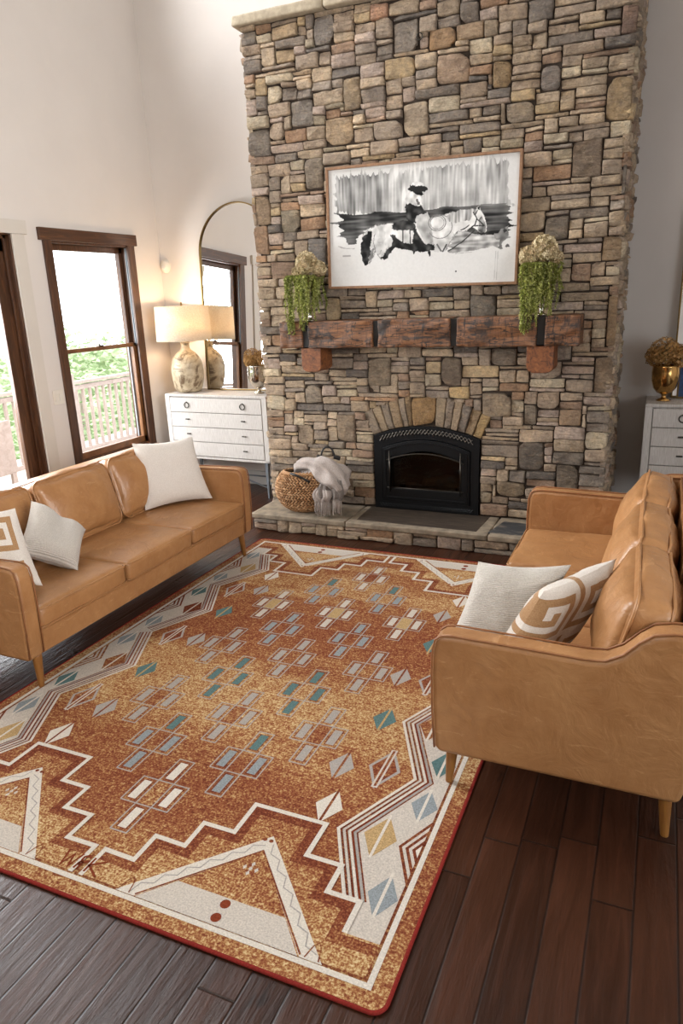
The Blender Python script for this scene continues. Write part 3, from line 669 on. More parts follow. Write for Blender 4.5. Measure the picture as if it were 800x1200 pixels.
# ------------------------------------------------------------------ mantel
def mantel():
    X0, X1, Y0, Y1, Z0, Z1 = -2.69, -.49, 4.94, YC-.012, 1.432, 1.628
    t = empty('mantel_beam', ((X0+X1)/2, YC, Z0), 0, 'rough hewn dark brown timber mantel on two wooden corbels', 'mantel')
    cx, cy = (X0+X1)/2, YC
    cuts = [(-2.50, -2.45), (-1.927, -1.887), (-1.35, -1.305), (-.765, -.711)]
    segs = []; a = X0
    for c0, c1 in cuts: segs.append((a, c0)); a = c1
    segs.append((a, X1))
    m = MB()
    core = MB().add(*box(X0+.01-cx, X1-.01-cx, Y0+.022-cy, Y1-cy, .008, Z1-Z0-.008)); core.build('beam_core', M['charred'], t)
    random.seed(4)
    for i, (a, b) in enumerate(segs):
        n = max(6, int((b-a)/.05)); mm = MB()
        hx, hy, hz = (b-a)/2, (Y1-Y0)/2, (Z1-Z0)/2
        v, f = rbox(hx, hy, hz, .010, n=22, wr=0)
        vv = []
        for p in v:
            P = Vector(p); q = P+Vector((i*3.1, 0, 0))
            n1 = noise.noise(Vector((q.x*6, q.y*8, q.z*12))); n2 = noise.noise(Vector((q.x*22, q.y*25, q.z*40+7)))
            if P.y < -hy+.02: P.y += .016*n1+.009*n2
            if abs(P.z) > hz-.012: P.z += (.006*n1+.004*n2)
            vv.append(P)
        mm.add(vv, f, M=TR(((a+b)/2-cx, (Y0+Y1)/2-cy, hz)))
        mm.build('beam_section', M['beam'], t, smooth=True)
    for a, b in ((-2.53, -2.365), (-.83, -.65)):
        w = b-a; pl = [(a-cx, 0), (b-cx, 0)]+[(b-cx-.05+.05*math.cos(t_), -.135-.045*math.sin(t_)) for t_ in np.linspace(0, PI/2, 6)]+[(a-cx+.055-.055*math.sin(t_), -.13-.05*math.cos(t_)) for t_ in np.linspace(0, PI/2, 6)]
        MB().add(*prism(pl, 'y', -.225, -.012)).build('corbel', M['corbel'], t, bevel=.006, seg=3)
mantel()

# ------------------------------------------------------------------ picture
def picture():
    Wd, Hh = 1.405, .835; NX, NZ = 468, 280
    s = np.linspace(0, 1, NX+1)[None, :].repeat(NZ+1, 0); tt = np.linspace(0, 1, NZ+1)[:, None].repeat(NX+1, 1)   # t up
    src = np.array([(52, 95), (757, 28), (765, 510), (78, 535)], float); dst = np.array([(0, 1), (1, 1), (1, 0), (0, 0)], float)
    A = []
    for (x, y), (u, v) in zip(src, dst): A.append([x, y, 1, 0, 0, 0, -u*x, -u*y, -u]); A.append([0, 0, 0, x, y, 1, -v*x, -v*y, -v])
    Hm = np.linalg.svd(np.array(A))[2][-1].reshape(3, 3); Hi = np.linalg.inv(Hm)
    q = np.stack([s, tt, np.ones_like(s)], -1) @ Hi.T; px, py = q[..., 0]/q[..., 2], q[..., 1]/q[..., 2]
    rs = np.random.RandomState(2)
    def smooth(a, kx, ky):
        for _ in range(2):
            if kx: k = np.ones(kx)/kx; a = np.apply_along_axis(lambda r: np.convolve(np.pad(r, kx, 'edge'), k, 'same')[kx:-kx], 1, a)
            if ky: k = np.ones(ky)/ky; a = np.apply_along_axis(lambda r: np.convolve(np.pad(r, ky, 'edge'), k, 'same')[ky:-ky], 0, a)
        return (a-a.mean())/a.std()
    nv = smooth(rs.randn(*s.shape), 4, 40); nh = smooth(rs.randn(*s.shape), 45, 4); nf = smooth(rs.randn(*s.shape), 3, 3); nb = smooth(rs.randn(*s.shape), 22, 22); nm = smooth(rs.randn(*s.shape), 9, 9)
    qx, qy = px+1.3*nf+1.0*nm, py+1.3*nf+.6*nm
    def inside(poly, x, y):
        r = np.zeros(x.shape, bool); n = len(poly); j = n-1
        for i in range(n):
            xi, yi = poly[i]; xj, yj = poly[j]
            c = ((yi > y) != (yj > y)) & (x < (xj-xi)*(y-yi)/(yj-yi+1e-9)+xi); r ^= c; j = i
        return r
    def dist(pts, x, y):
        d = np.full(x.shape, 1e9)
        for (ax, ay), (bx, by) in zip(pts[:-1], pts[1:]):
            L = (bx-ax)**2+(by-ay)**2+1e-9; u = np.clip(((x-ax)*(bx-ax)+(y-ay)*(by-ay))/L, 0, 1); d = np.minimum(d, np.hypot(x-ax-u*(bx-ax), y-ay-u*(by-ay)))
        return d
    im = np.full(s.shape, .74)
    ex, ey = px+7*nv*.6+5*nm, py+9*nv*.8
    sky = inside([(80, 116), (300, 92), (560, 66), (714, 54), (716, 150), (735, 222), (560, 235), (430, 243), (300, 250), (140, 258), (85, 245)], ex, ey)
    im = np.where(sky, np.clip(.55+.09*nv+.05*nb-.12*np.exp(-((px-150)/120)**2)+.10*np.exp(-((px-330)/90)**2), .2, .82), im)
    hx_, hy_ = px+9*nh*.8, py+3*nh
    hill = inside([(84, 256), (150, 260), (230, 248), (300, 249), (360, 250), (430, 240), (520, 232), (600, 228), (734, 219), (737, 285), (728, 320), (690, 335), (600, 330), (480, 300), (330, 300), (200, 322), (170, 352), (168, 372), (135, 374), (128, 350), (95, 345), (118, 320), (86, 300), (108, 280)], hx_, hy_)
    im = np.where(hill, np.clip(.17+.07*nh+.05*nb, .05, .5), im)
    low = inside([(520, 330), (640, 318), (733, 300), (732, 350), (700, 385), (680, 378), (600, 392), (530, 405), (508, 400), (515, 370)], px+10*nh*.7, py+4*nh); im = np.where(low & ~hill, np.clip(.50+.10*nh+.08*nm, .2, .8), im)
    sm = inside([(690, 330), (735, 300), (732, 350), (705, 388), (688, 375)], px+8*nm, py+8*nm); im = np.where(sm, .33+.06*nm, im)
    for a, b in (((100, 385), (160, 388)), ((118, 418), (146, 417)), ((540, 407), (600, 402))): im = np.where(dist([a, b], px, py+2*nh) < 1.6, .5, im)
    horse = inside([(186, 362), (192, 335), (208, 316), (230, 304), (262, 296), (300, 292), (330, 288), (440, 275), (480, 262), (520, 252), (560, 243), (592, 236), (606, 238), (612, 226), (620, 226), (624, 242), (636, 258), (645, 280), (652, 305), (650, 325), (640, 333), (628, 328), (612, 314), (598, 306), (585, 316), (562, 322), (546, 322), (532, 338), (518, 362), (503, 392), (495, 398), (470, 400), (455, 396), (380, 395), (345, 392), (312, 382), (296, 405), (286, 424), (268, 432), (258, 428), (250, 412), (236, 416), (226, 436), (214, 450), (196, 448), (190, 400)], qx, qy)
    im = np.where(horse, np.clip(.76+.05*nm-.14*np.exp(-((py-385)/35)**2)-.08*(nb > 1), .3, .86), im)
    D = lambda poly, val, var=.05, jx=0, jy=0: np.where(inside(poly, qx+jx, qy+jy), np.clip(val+var*nm, .02, .9), im)
    im = D([(296, 338), (312, 334), (320, 350), (345, 366), (380, 370), (455, 368), (462, 392), (440, 397), (380, 396), (345, 391), (312, 383), (298, 402), (286, 424), (264, 432), (262, 424), (280, 400), (296, 378), (304, 362)], .07)
    im = D([(208, 324), (222, 320), (226, 345), (218, 380), (226, 405), (214, 450), (201, 453), (190, 428), (184, 385), (188, 352)], .07)
    im = D([(228, 385), (238, 390), (230, 425), (214, 446), (220, 415)], .3)
    im = D([(300, 292), (335, 280), (372, 283), (386, 298), (384, 320), (345, 318), (305, 317), (297, 310)], .16)
    im = np.where(dist([(340, 315), (342, 372)], px, py) < 2.2, .12, im); im = np.where(dist([(366, 318), (370, 368)], px, py) < 2, .15, im)
    im = D([(345, 220), (356, 214), (380, 226), (402, 222), (416, 244), (438, 256), (436, 266), (396, 262), (386, 292), (372, 290), (354, 280), (346, 252)], .08)
    im = D([(385, 266), (428, 250), (440, 275), (448, 310), (454, 360), (444, 372), (428, 372), (408, 335), (390, 305)], .55, .1)
    im = D([(382, 296), (396, 330), (410, 352), (426, 372), (458, 368), (462, 390), (446, 398), (445, 416), (440, 416), (438, 400), (392, 400), (388, 410), (380, 406), (376, 372), (380, 330)], .06)
    im = D([(344, 206), (342, 196), (352, 178), (374, 170), (396, 182), (408, 205), (408, 222), (396, 226), (380, 226), (360, 214), (352, 222)], .78, .12)
    im = D([(380, 196), (392, 200), (400, 222), (388, 222)], .25)
    im = D([(370, 168), (402, 168), (408, 180), (400, 188), (384, 186), (374, 178)], .06)
    im = D([(364, 156), (372, 143), (392, 136), (408, 143), (414, 156)], .72, .06)
    im = np.where(((qx-389)/37)**2+((qy-164)/13)**2 < 1, .07, im)
    for rad, wd in ((30, 1.5), (24, 1.0)): 
        r = np.hypot((px-466)/1.05, (py-290)); im = np.where(np.abs(r-rad) < wd, .30, im)
    r = np.hypot((px-478)/1.0, (py-305)/1.0); im = np.where((np.abs(r-44) < 1.6) & (px > 440), .35, im)
    for L in ([(186, 362), (192, 335), (208, 316), (230, 304), (262, 296), (300, 290)], [(236, 330), (230, 360), (240, 395), (236, 416), (226, 436), (214, 450)], [(440, 275), (480, 262), (520, 252), (560, 243), (592, 236)], [(500, 395), (518, 362), (532, 338), (546, 322), (562, 322), (585, 316)], [(262, 428), (250, 412), (262, 395)]): im = np.where(dist(L, qx, qy) < 1.3, .35, im)
    mane = inside([(498, 262), (540, 246), (590, 236), (610, 240), (604, 262), (586, 282), (560, 280), (530, 290), (508, 284)], qx, qy); im = np.where(mane, np.clip(.55+.22*nv, .15, .85), im)
    im = D([(612, 232), (618, 225), (623, 238), (616, 246)], .08)
    im = D([(628, 262), (642, 284), (650, 306), (646, 328), (632, 330), (618, 318), (624, 300), (616, 280)], .36, .12)
    im = D([(612, 322), (632, 328), (648, 326), (646, 334), (628, 336)], .12)
    for L in ([(598, 250), (612, 275), (640, 300)], [(612, 275), (606, 300), (590, 312)], [(606, 304), (640, 300)], [(604, 322), (560, 362), (512, 396)], [(584, 300), (555, 318)], [(612, 246), (604, 262)]): im = np.where(dist(L, px, py+1.5*nm) < 2.3, .12, im)
    im = np.where(dist([(470, 372), (486, 396)], px, py) < 3, .25, im); im = np.where(dist([(505, 372), (492, 398)], px, py) < 3, .2, im)
    for x in (689, 697): im = np.where((np.abs(px-x) < 1.1) & (py > 395) & (py < 505), .6, im)
    im = np.where(np.hypot(px-545, py-473) < 3.2, .1, im)
    t = empty('framed_picture', (-1.63, YC-.066, 2.262), 0, 'large framed black-and-white ink picture of a rider in a wide hat on a pale horse', 'picture')
    t.rotation_euler = (0, math.radians(.9), 0)
    fw = .018; o = [(-Wd/2, -Hh/2), (Wd/2, -Hh/2), (Wd/2, Hh/2), (-Wd/2, Hh/2)]; i = [(-Wd/2+fw, -Hh/2+fw), (Wd/2-fw, -Hh/2+fw), (Wd/2-fw, Hh/2-fw), (-Wd/2+fw, Hh/2-fw)]
    MB().add(*ringprism(o, i, 'y', -.022, .018)).build('frame', M['frame_oak'], t, bevel=.002)
    gx = (s-.5)*(Wd-2*fw); gz = (tt-.5)*(Hh-2*fw)
    V = np.stack([gx.ravel(), np.full(gx.size, -.006), gz.ravel()], 1)
    idx = np.arange((NX+1)*(NZ+1)).reshape(NZ+1, NX+1); F = np.stack([idx[:-1, :-1], idx[:-1, 1:], idx[1:, 1:], idx[1:, :-1]], -1).reshape(-1, 4)
    me = bpy.data.meshes.new('print'); me.from_pydata(V.tolist(), [], F.tolist()); me.materials.append(M['print'])
    c = np.clip(im.ravel(), 0, 1)**1.6; col = np.stack([c, c*.985, c*.96, np.ones_like(c)], 1).astype(np.float32)
    a = me.color_attributes.new('Col', 'FLOAT_COLOR', 'POINT'); a.data.foreach_set('color', col.ravel()); 
    ob = bpy.data.objects.new('print', me); S.collection.objects.link(ob); ob.parent = t
    MB().add(*box(-Wd/2+.01, Wd/2-.01, -.004, .01, -Hh/2+.01, Hh/2-.01)).build('backing_board', M['frame_oak'], t)
picture()

# ------------------------------------------------------------------ rug
def rug():
    cx, cy, hw, hl, z0 = -1.630, 2.911, 1.118, 1.638, .010
    def fieldmat(name, bias):
        g = N(name); c = g.n('ShaderNodeTexCoord'); sep = g.n('ShaderNodeSeparateXYZ'); g.l(c.outputs['Object'], sep.inputs[0])
        v1 = g.coord('Object', (1.0, 3.4, 1)); big = g.noise(v1, 1.6, 4, .6, .4)
        v2 = g.coord('Object', (4, 60, 1)); st = g.noise(v2, 2.0, 4, .6); fine = g.noise(c.outputs['Object'], 145, 2, .6); mid = g.noise(c.outputs['Object'], 60, 3, .7)
        y = g.math('ADD', sep.outputs[1], g.math('MULTIPLY', g.math('SUBTRACT', big, .5), .9)); yn = g.math('DIVIDE', g.math('ADD', y, 1.64), 3.28)
        B = [(0, .62), (.06, .55), (.10, .30), (.2, .20), (.26, .45), (.34, .80), (.44, .72), (.50, .30), (.60, .15), (.70, .30), (.75, .75), (.82, .55), (.87, .30), (.90, .75), (.93, .3), (1, .3)]
        band = g.ramp(yn, [(p, (q, q, q)) for p, q in B])
        k = g.math('ADD', g.math('MULTIPLY', band, .42), g.math('MULTIPLY', g.math('SUBTRACT', st, .5), .55))
        k = g.math('ADD', k, g.math('MULTIPLY', g.math('SUBTRACT', fine, .5), 1.45)); k = g.math('ADD', k, g.math('MULTIPLY', g.math('SUBTRACT', mid, .5), .65))
        k = g.math('ADD', k, .215+bias)
        col = g.ramp(k, [(0, h('#653022')), (.24, h('#80462f')), (.42, h('#976340')), (.56, h('#b0885a')), (.74, h('#ccb082')), (1, h('#decca6'))])
        g.set(col, .95, spec=.1); g.bump(fine, .35, .004); return g.m
    def yarn(name, col, var=.18, mixc=None):
        g = N(name); o = g.coord(); f = g.noise(o, 170, 2, .6); w = g.noise(g.coord('Object', (4, 50, 1)), 2, 4, .6)
        c = g.ramp(f, [(.3, tuple(k*(1-var) for k in col)), (.7, tuple(min(1, k*(1+var)) for k in col))])
        if mixc: c = g.mix(g.ramp(w, [(.45, (0, 0, 0)), (.7, (.45, .45, .45))]), c, mixc)
        g.set(c, .95, spec=.1); g.bump(f, .35, .004); return g.m
    mats = [fieldmat('rug_field_yarn', 0), fieldmat('rug_golden_yarn', .10), yarn('rug_cream_yarn', h('#c4bbb0'), .2), yarn('rug_rust_yarn', h('#7d3a24'), .25),
            yarn('rug_gold_yarn', h('#b3966a'), .35), yarn('rug_teal_yarn', h('#5a7676'), .3), yarn('rug_blue_grey_yarn', h('#8b9295'), .28), yarn('rug_grey_yarn', h('#a69e97'), .2, h('#8f979b')),
            fieldmat('rug_field_rust_yarn', -.17), yarn('rug_binding', h('#842c26'), .2), yarn('rug_bright_cream_yarn', h('#d2cabe'), .16)]
    FLD, GLD, CRM, RST, GO, TEAL, BLU, GRY, RED, BND, CR2 = range(11)
    m = MB(); EPS = .00022
    def area2(p): return sum(p[i][0]*p[(i+1) % len(p)][1]-p[(i+1) % len(p)][0]*p[i][1] for i in range(len(p)))
    def put(pts, lv, mi):
        if area2(pts) < 0: pts = pts[::-1]
        m.add([(x, y, z0+EPS*lv) for x, y in pts], [tuple(range(len(pts)))], mi)
    def sym(pts, lv, mi, fx=True, fy=True):      # pts in (a, b): a from centre line, b = world Y
        for sx in ((1, -1) if fx else (1,)):
            for sy in ((1, -1) if fy else (1,)):
                put([(sx*a, sy*(b-cy)) for a, b in pts], lv, mi)
    def stroke(pts, w, off=0):
        L = []; R = []; n = len(pts); P = [Vector(p) for p in pts]
        for i in range(n):
            t0 = (P[i]-P[i-1]).normalized() if i > 0 else None; t1 = (P[i+1]-P[i]).normalized() if i < n-1 else None
            if t0 is None: t0 = t1
            if t1 is None: t1 = t0
            n0, n1 = Vector((-t0.y, t0.x)), Vector((-t1.y, t1.x)); b = (n0+n1); 
            b = b.normalized() if b.length > 1e-6 else n0; k = 1/max(.35, b.dot(n0))
            L.append(P[i]+b*k*(off+w/2)); R.append(P[i]+b*k*(off-w/2))
        return [[tuple(L[i]), tuple(L[i+1]), tuple(R[i+1]), tuple(R[i])] for i in range(n-1)]
    sym0 = sym
    def sline(pts, w, lv, mi, off=0, **k):
        for q in stroke(pts, w, off): sym(q, lv, mi, **k)
    N0 = cy-hl
    rc = rrect(hw-.008, hl-.008, .035, 6)
    m.add(*[(lambda v, f: (v, f))(*prism(rc, 'z', .001, z0))][0], 0)
    binding = rrect(hw-.006, hl-.006, .04, 6)
    E = [(x, y, .0065) for x, y in binding]
    # border lines
    A1 = 1.045; B1 = N0+.062
    def frame(d0, d1, lv, mi):
        a0, b0, a1, b1 = hw-d0, N0+d0, hw-d1, N0+d1
        sym([(0, b0), (a0, b0), (a1, b1), (0, b1)], lv, mi); sym([(a0, b0), (a0, cy), (a1, cy), (a1, b1)], lv, mi)
    frame(.060, .078, 6, CR2); frame(.083, .088, 6, RED)
    aw = hw-.088
    zig = [(.86, 1.60), (.724, 1.862), (.895, 2.207), (.729, 2.557), (.895, cy)]
    fieldp = [(a, b) for a, b in zig]+[(aw, cy), (aw, 1.474), (.925, 1.474)]
    sym(fieldp, 1, CRM)
    # chevron stripes in cream, rust and grey yarn
    for k, (w, mi) in enumerate(((.013, CR2), (.009, RED), (.012, CRM), (.009, RED), (.013, CR2), (.009, RST), (.012, GRY), (.006, RED))):
        o = -sum(x for x, _ in ((.013, 0), (.009, 0), (.012, 0), (.009, 0), (.013, 0), (.009, 0), (.012, 0), (.006, 0))[:k])-w/2
        sline([(.876, 1.568)]+zig[1:], w, 2, mi, off=o*.86)
    def diam(a, b, w_, h_, mi, line=CR2, lv=4, out=None, ww=.010):
        fy = abs(b-cy) > .01
        sym([(a, b+h_), (a-w_, b), (a, b-h_), (a+w_, b)], lv, mi, fy=fy)
        sym([(a-ww/2, b-h_), (a+ww/2, b-h_), (a+ww/2, b+h_+.012), (a-ww/2, b+h_+.012)], lv+1, line, fy=fy)
    for a, b, mi in ((.978, 1.64, BLU), (.978, 2.075, BLU), (.978, 2.33, TEAL), (.978, 2.79, BLU)): diam(a, b, .050, .088, mi)
    for a, b, mi in ((.882, 1.875, GO), (.868, 2.56, RED)): diam(a, b, .060, .103, mi)
    for b in (1.857, 2.557):     # nested half diamonds at the border
        for k, mi in enumerate((RED, CRM, RED, CRM, RED, CR2)):
            hh = .150-.024*k; sym([(aw, b+hh), (aw-hh*.50, b), (aw, b-hh)], 3+k*.5, mi)
    # diamonds floating in the field
    for a, b, mi in ((.652, 1.952, CR2), (.600, 2.185, GRY), (.650, 2.545, TEAL), (.598, cy, GRY)): diam(a, b, .054, .092, mi, RED if mi != TEAL else GO)
    for a, b in ((.768, 2.225), (.755, cy)):
        sym = (lambda p, l, m_, fy=(abs(b-cy) > .01): sym0(p, l, m_, fy=fy))
        sym([(a, b+.125), (a-.066, b), (a, b-.125), (a+.066, b)], 4, GRY); sym([(a, b+.102), (a-.052, b), (a, b-.102), (a+.052, b)], 5, RED)
        sym([(a-.013, b-.118), (a+.013, b-.118), (a+.013, b+.125), (a-.013, b+.125)], 6, CRM); sym([(a-.005, b-.11), (a+.005, b-.11), (a+.005, b+.12), (a-.005, b+.12)], 7, RED)
    sym = sym0
    # stepped end panels
    st = [(.022, 1.357), (.022, 1.478), (.146, 1.476), (.146, 1.594), (.270, 1.592), (.270, 1.710), (.396, 1.710), (.396, 1.862), (.682, 1.862), (.682, 1.706), (.810, 1.706), (.810, 1.593), (.920, 1.593), (.920, 1.474), (aw, 1.474)]
    sym(st+[(aw, N0+.088), (.022, N0+.088)], 8, GLD)
    sline(st[1:], .036, 9, RED, off=-.026)
    sline(st[:14], .018, 11, CR2)
    # tipis
    ta = .536; pk = 1.742
    Lo, Li, Ro, Ri = (.172, 1.354), (.238, 1.354), (.904, 1.354), (.842, 1.354)
    sym([(.172, N0+.08), (.904, N0+.08), (ta, pk)], 9.2, CR2)
    sym([(.245, N0+.08), (.832, N0+.08), (ta, pk-.075)], 10, GLD)
    sym([(.250, N0+.08), (.826, N0+.08), (.826-.093, 1.455), (.250+.093, 1.455)], 11, CRM)
    sline([(.245, 1.36), (ta, pk-.072), (.832, 1.36)], .006, 12, RED)
    # zigzag woven into the tipi poles
    for s0, s1 in (((.215, 1.37), (.525, 1.70)), ((.868, 1.37), (.548, 1.70))):
        P0, P1 = Vector(s0), Vector(s1); d = (P1-P0); nn = Vector((-d.y, d.x)).normalized()
        pts = [tuple(P0+d*(i/12)+nn*(.010 if i % 2 else -.010)) for i in range(13)]; sline(pts, .004, 12, GRY)
    for s in (-1, 1): sym([(ta+s*.012-.008+.014*math.cos(w)*.6, pk-.024+.008*math.sin(w)) for w in np.linspace(0, 2*PI, 9)[:-1]], 13, RED)
    for b in (1.432, 1.379): sym([(ta+.017*math.cos(w), b+.017*math.sin(w)) for w in np.linspace(0, 2*PI, 17)[:-1]], 13, RST)
    for dx, dy in ((-.022, 0), (.022, 0), (0, .02), (0, -.02), (0, 0)): sym([(ta+dx-.007, 1.585+dy), (ta+dx, 1.585+dy+.011), (ta+dx+.007, 1.585+dy), (ta+dx, 1.585+dy-.011)], 13, CRM)
    for s0 in (.20, .868): 
        for s in (-1, 1): sline([(s0+s*.022, 1.357), (s0+s*.012, 1.40), (s0, 1.415)], .004, 13, RED)
    # clusters of four bars
    def cluster(a, b, fills, ctr, sgx=1):
        w, hh = .0715, .140; x0, y0 = a, b-cy
        cells = {'t': (-w/2, hh/2), 'l': (-w*1.5, -hh/2), 'r': (w/2, -hh/2), 'b': (-w/2, -hh*1.5)}
        cen = (-w/2, -hh/2)
        if ctr is not None: put([(x0+cen[0], y0+cen[1]), (x0+cen[0]+w, y0+cen[1]), (x0+cen[0]+w, y0+cen[1]+hh), (x0+cen[0], y0+cen[1]+hh)], 1, ctr)
        for k, (dx, dy) in cells.items():
            X0, Y0 = x0+dx, y0+dy
            for q in stroke([(X0, Y0), (X0+w, Y0), (X0+w, Y0+hh), (X0, Y0+hh), (X0, Y0)], .006): put(q, 2, GRY)
            i = .0125; put([(X0+i, Y0+i), (X0+w-i, Y0+i), (X0+w-i, Y0+hh-i), (X0+i, Y0+hh-i)], 2.5, RED)
            i = .0175; put([(X0+i, Y0+i), (X0+w-i, Y0+i), (X0+w-i, Y0+hh-i), (X0+i, Y0+hh-i)], 3.2, fills[k])
    P, D = .2125, .2833
    F = lambda t, l, r, b: dict(t=t, l=l, r=r, b=b)
    rows = [(0, (0,), F(CR2, CR2, CR2, CR2), GLD), (1, (-1, 1), F(TEAL, BLU, BLU, BLU), None), (2, (-2, 0, 2), F(GRY, GRY, GRY, GRY), RED), (3, (-1, 1), F(TEAL, TEAL, TEAL, TEAL), None),
            (4, (-2, 0, 2), F(GRY, GRY, GRY, GRY), None), (5, (-1, 1), F(BLU, BLU, BLU, BLU), None), (6, (-2, 0, 2), F(CRM, CRM, CRM, CRM), GO), (7, (-1, 1), F(TEAL, BLU, BLU, BLU), None), (8, (0,), F(CRM, CRM, CRM, CRM), RED)]
    for r, cols, fl, ct in rows:
        for c in cols: cluster(c*P, 1.778+r*D, fl, ct)
    # woven monogram
    def letter(strokes, ox, oy, sc):
        for s in strokes:
            for q in stroke([(ox+x*sc-cx+.0, oy+y*sc-cy) for x, y in s], .008): put(q, 14, RST)
    letter([[(0, 1), (.25, 0), (.5, .8), (.75, 0), (1, 1)]], -1.722, 1.372, .062)
    letter([[(.9, .75), (.5, 1), (.1, .7), (.1, .3), (.5, 0), (.9, .25)]], -1.652, 1.402, .032)
    letter([[(0, 0), (.1, 1), (.25, 1.4), (.1, 1), (.5, .6)], [(.5, 1.3), (.6, 0)]], -1.652, 1.372, .025)
    letter([[(0, 1), (0, 0)], [(.8, 1), (0, .45), (.9, -.1)]], -1.608, 1.372, .062)
    t = empty('area_rug', (cx, cy, 0), 0, 'large rust, gold, cream and teal southwestern patterned rug between the two sofas', 'rug')
    m.build('rug_pile', mats, t)
    MB().add(*tube(E, .0062, 8, True)).build('binding', mats[BND], t, smooth=True)
rug()

# ------------------------------------------------------------------ sofas
def sofa(label):
    L = 2.08; t = empty('leather_sofa', (0, 0, 0), 0, label, 'sofa', 'facing tan leather sofas')
    lea = M['leather']; AW = .095
    prof = [(.815, .18), (.01, .18), (-.004, .20), (-.012, .35), (-.014, .50), (-.010, .60), (.0, .638), (.022, .655), (.06, .660), (.30, .655), (.50, .650), (.56, .655), (.61, .685), (.655, .735), (.695, .768), (.75, .780), (.90, .785), (.925, .775), (.93, .755), (.90, .55), (.86, .35)]
    for sx in (0, 1):
        x0 = sx*(L-AW); a = MB().add(*prism(prof, 'x', x0, x0+AW)).build('arm', lea, t, bevel=.022, seg=4, auto=60)
        for k, xx in enumerate((x0+.004, x0+AW-.004)):
            pp = [(xx, y, z) for y, z in prof[2:18]]
            MB().add(*tube(pp, .0042, 6)).build('piping', M['piping'], a, smooth=True)
    # back, seat deck and front rail
    back = [(.74, .20), (.76, .42), (.785, .70), (.79, .768), (.802, .785), (.90, .787), (.918, .778), (.922, .755), (.895, .55), (.815, .18)]
    bk = MB().add(*prism(back, 'x', AW-.005, L-AW+.005)).build('back_frame', lea, t, bevel=.012, seg=3, auto=60)
    MB().add(*tube([(AW, .80, .788), (L-AW, .80, .788)], .0045, 6)).build('piping', M['piping'], bk, smooth=True)
    MB().add(*box(AW-.005, L-AW+.005, .008, .77, .185, .305)).build('seat_frame', lea, t, bevel=.012, seg=3)
    CW = (L-2*AW)/3
    for i in range(3):
        cx = AW+CW*(i+.5)
        v, f = rbox(CW/2-.006, .325+(.006 if i == 1 else 0), .058, .026, crown=(0, .006, .020), n=30, wr=.008, ws=5, seed=i+1, ex=3)
        c = MB().add(v, f).build('seat_cushion', lea, t, smooth=True, loc=(cx, .315, .368))
        for zz in (-.046, .046): MB().add(*tube([(x, y, zz) for x, y in rrect(CW/2-.003, .3265, .022)], .0045, 6, True)).build('piping', lea, c, smooth=True)
        hz = .198; v, f = rbox(CW/2-.012, .080, hz, .045, crown=(.006, .068, .026), n=34, wr=.013, ws=5.5, seed=i+5, ex=2.2)
        b = MB().add(v, f).build('back_cushion', lea, t, smooth=True, loc=(cx, .640-(.012 if i == 1 else 0), .622)); b.rotation_euler = (math.radians(-14-2*(i % 2)), 0, math.radians((-1.2, .6, 1.4)[i]))
        for yy in (-.060, .060):
            P2 = []
            for x, z in rrect(CW/2-.010, hz, .055, 8):
                nn = Vector((x*5.5+(i+5)*7.3, yy*5.5, z*5.5*1.3)); k = .013*noise.noise(nn)
                P2.append((x*(1+k*2.0), yy*.95, z+.022*(1-min(1, abs(x/(CW/2-.012)))**2.2)*(1 if z > 0 else -1)+k*.5*(1 if z > 0 else -1)))
            # side runs need their own points so the welt follows the boxed edge
            MB().add(*tube(P2, .0055, 6, True)).build('piping', lea, b, smooth=True)
    for x, sx in ((.085, -1), (L-.085, 1)):
        for y, sy in ((.045, -1), (.775, 1)):
            zr = .0125 if sy < 0 else 0; v, f = lathe([(.0, zr), (.0135, zr), (.014, zr+.004), (.024, .17), (.025, .185), (0, .185)], 20)
            v = [(p[0]+x+sx*.012*(1-p[2]/.18), p[1]+y+sy*.012*(1-p[2]/.18), p[2]) for p in v]
            MB().add(v, f).build('leg', M['legwood'], t, smooth=True)
    return t
sR = sofa('tan leather sofa at right whose scuffed outer arm faces the viewer'); sR.location = (-.640, 4.25, 0); sR.rotation_euler = (0, 0, -PI/2)
sL = copy_tree(sR); sL['label'] = 'tan leather sofa along the windows on the left'; sL.location = (-2.635, 2.155, 0); sL.rotation_euler = (0, 0, PI/2)

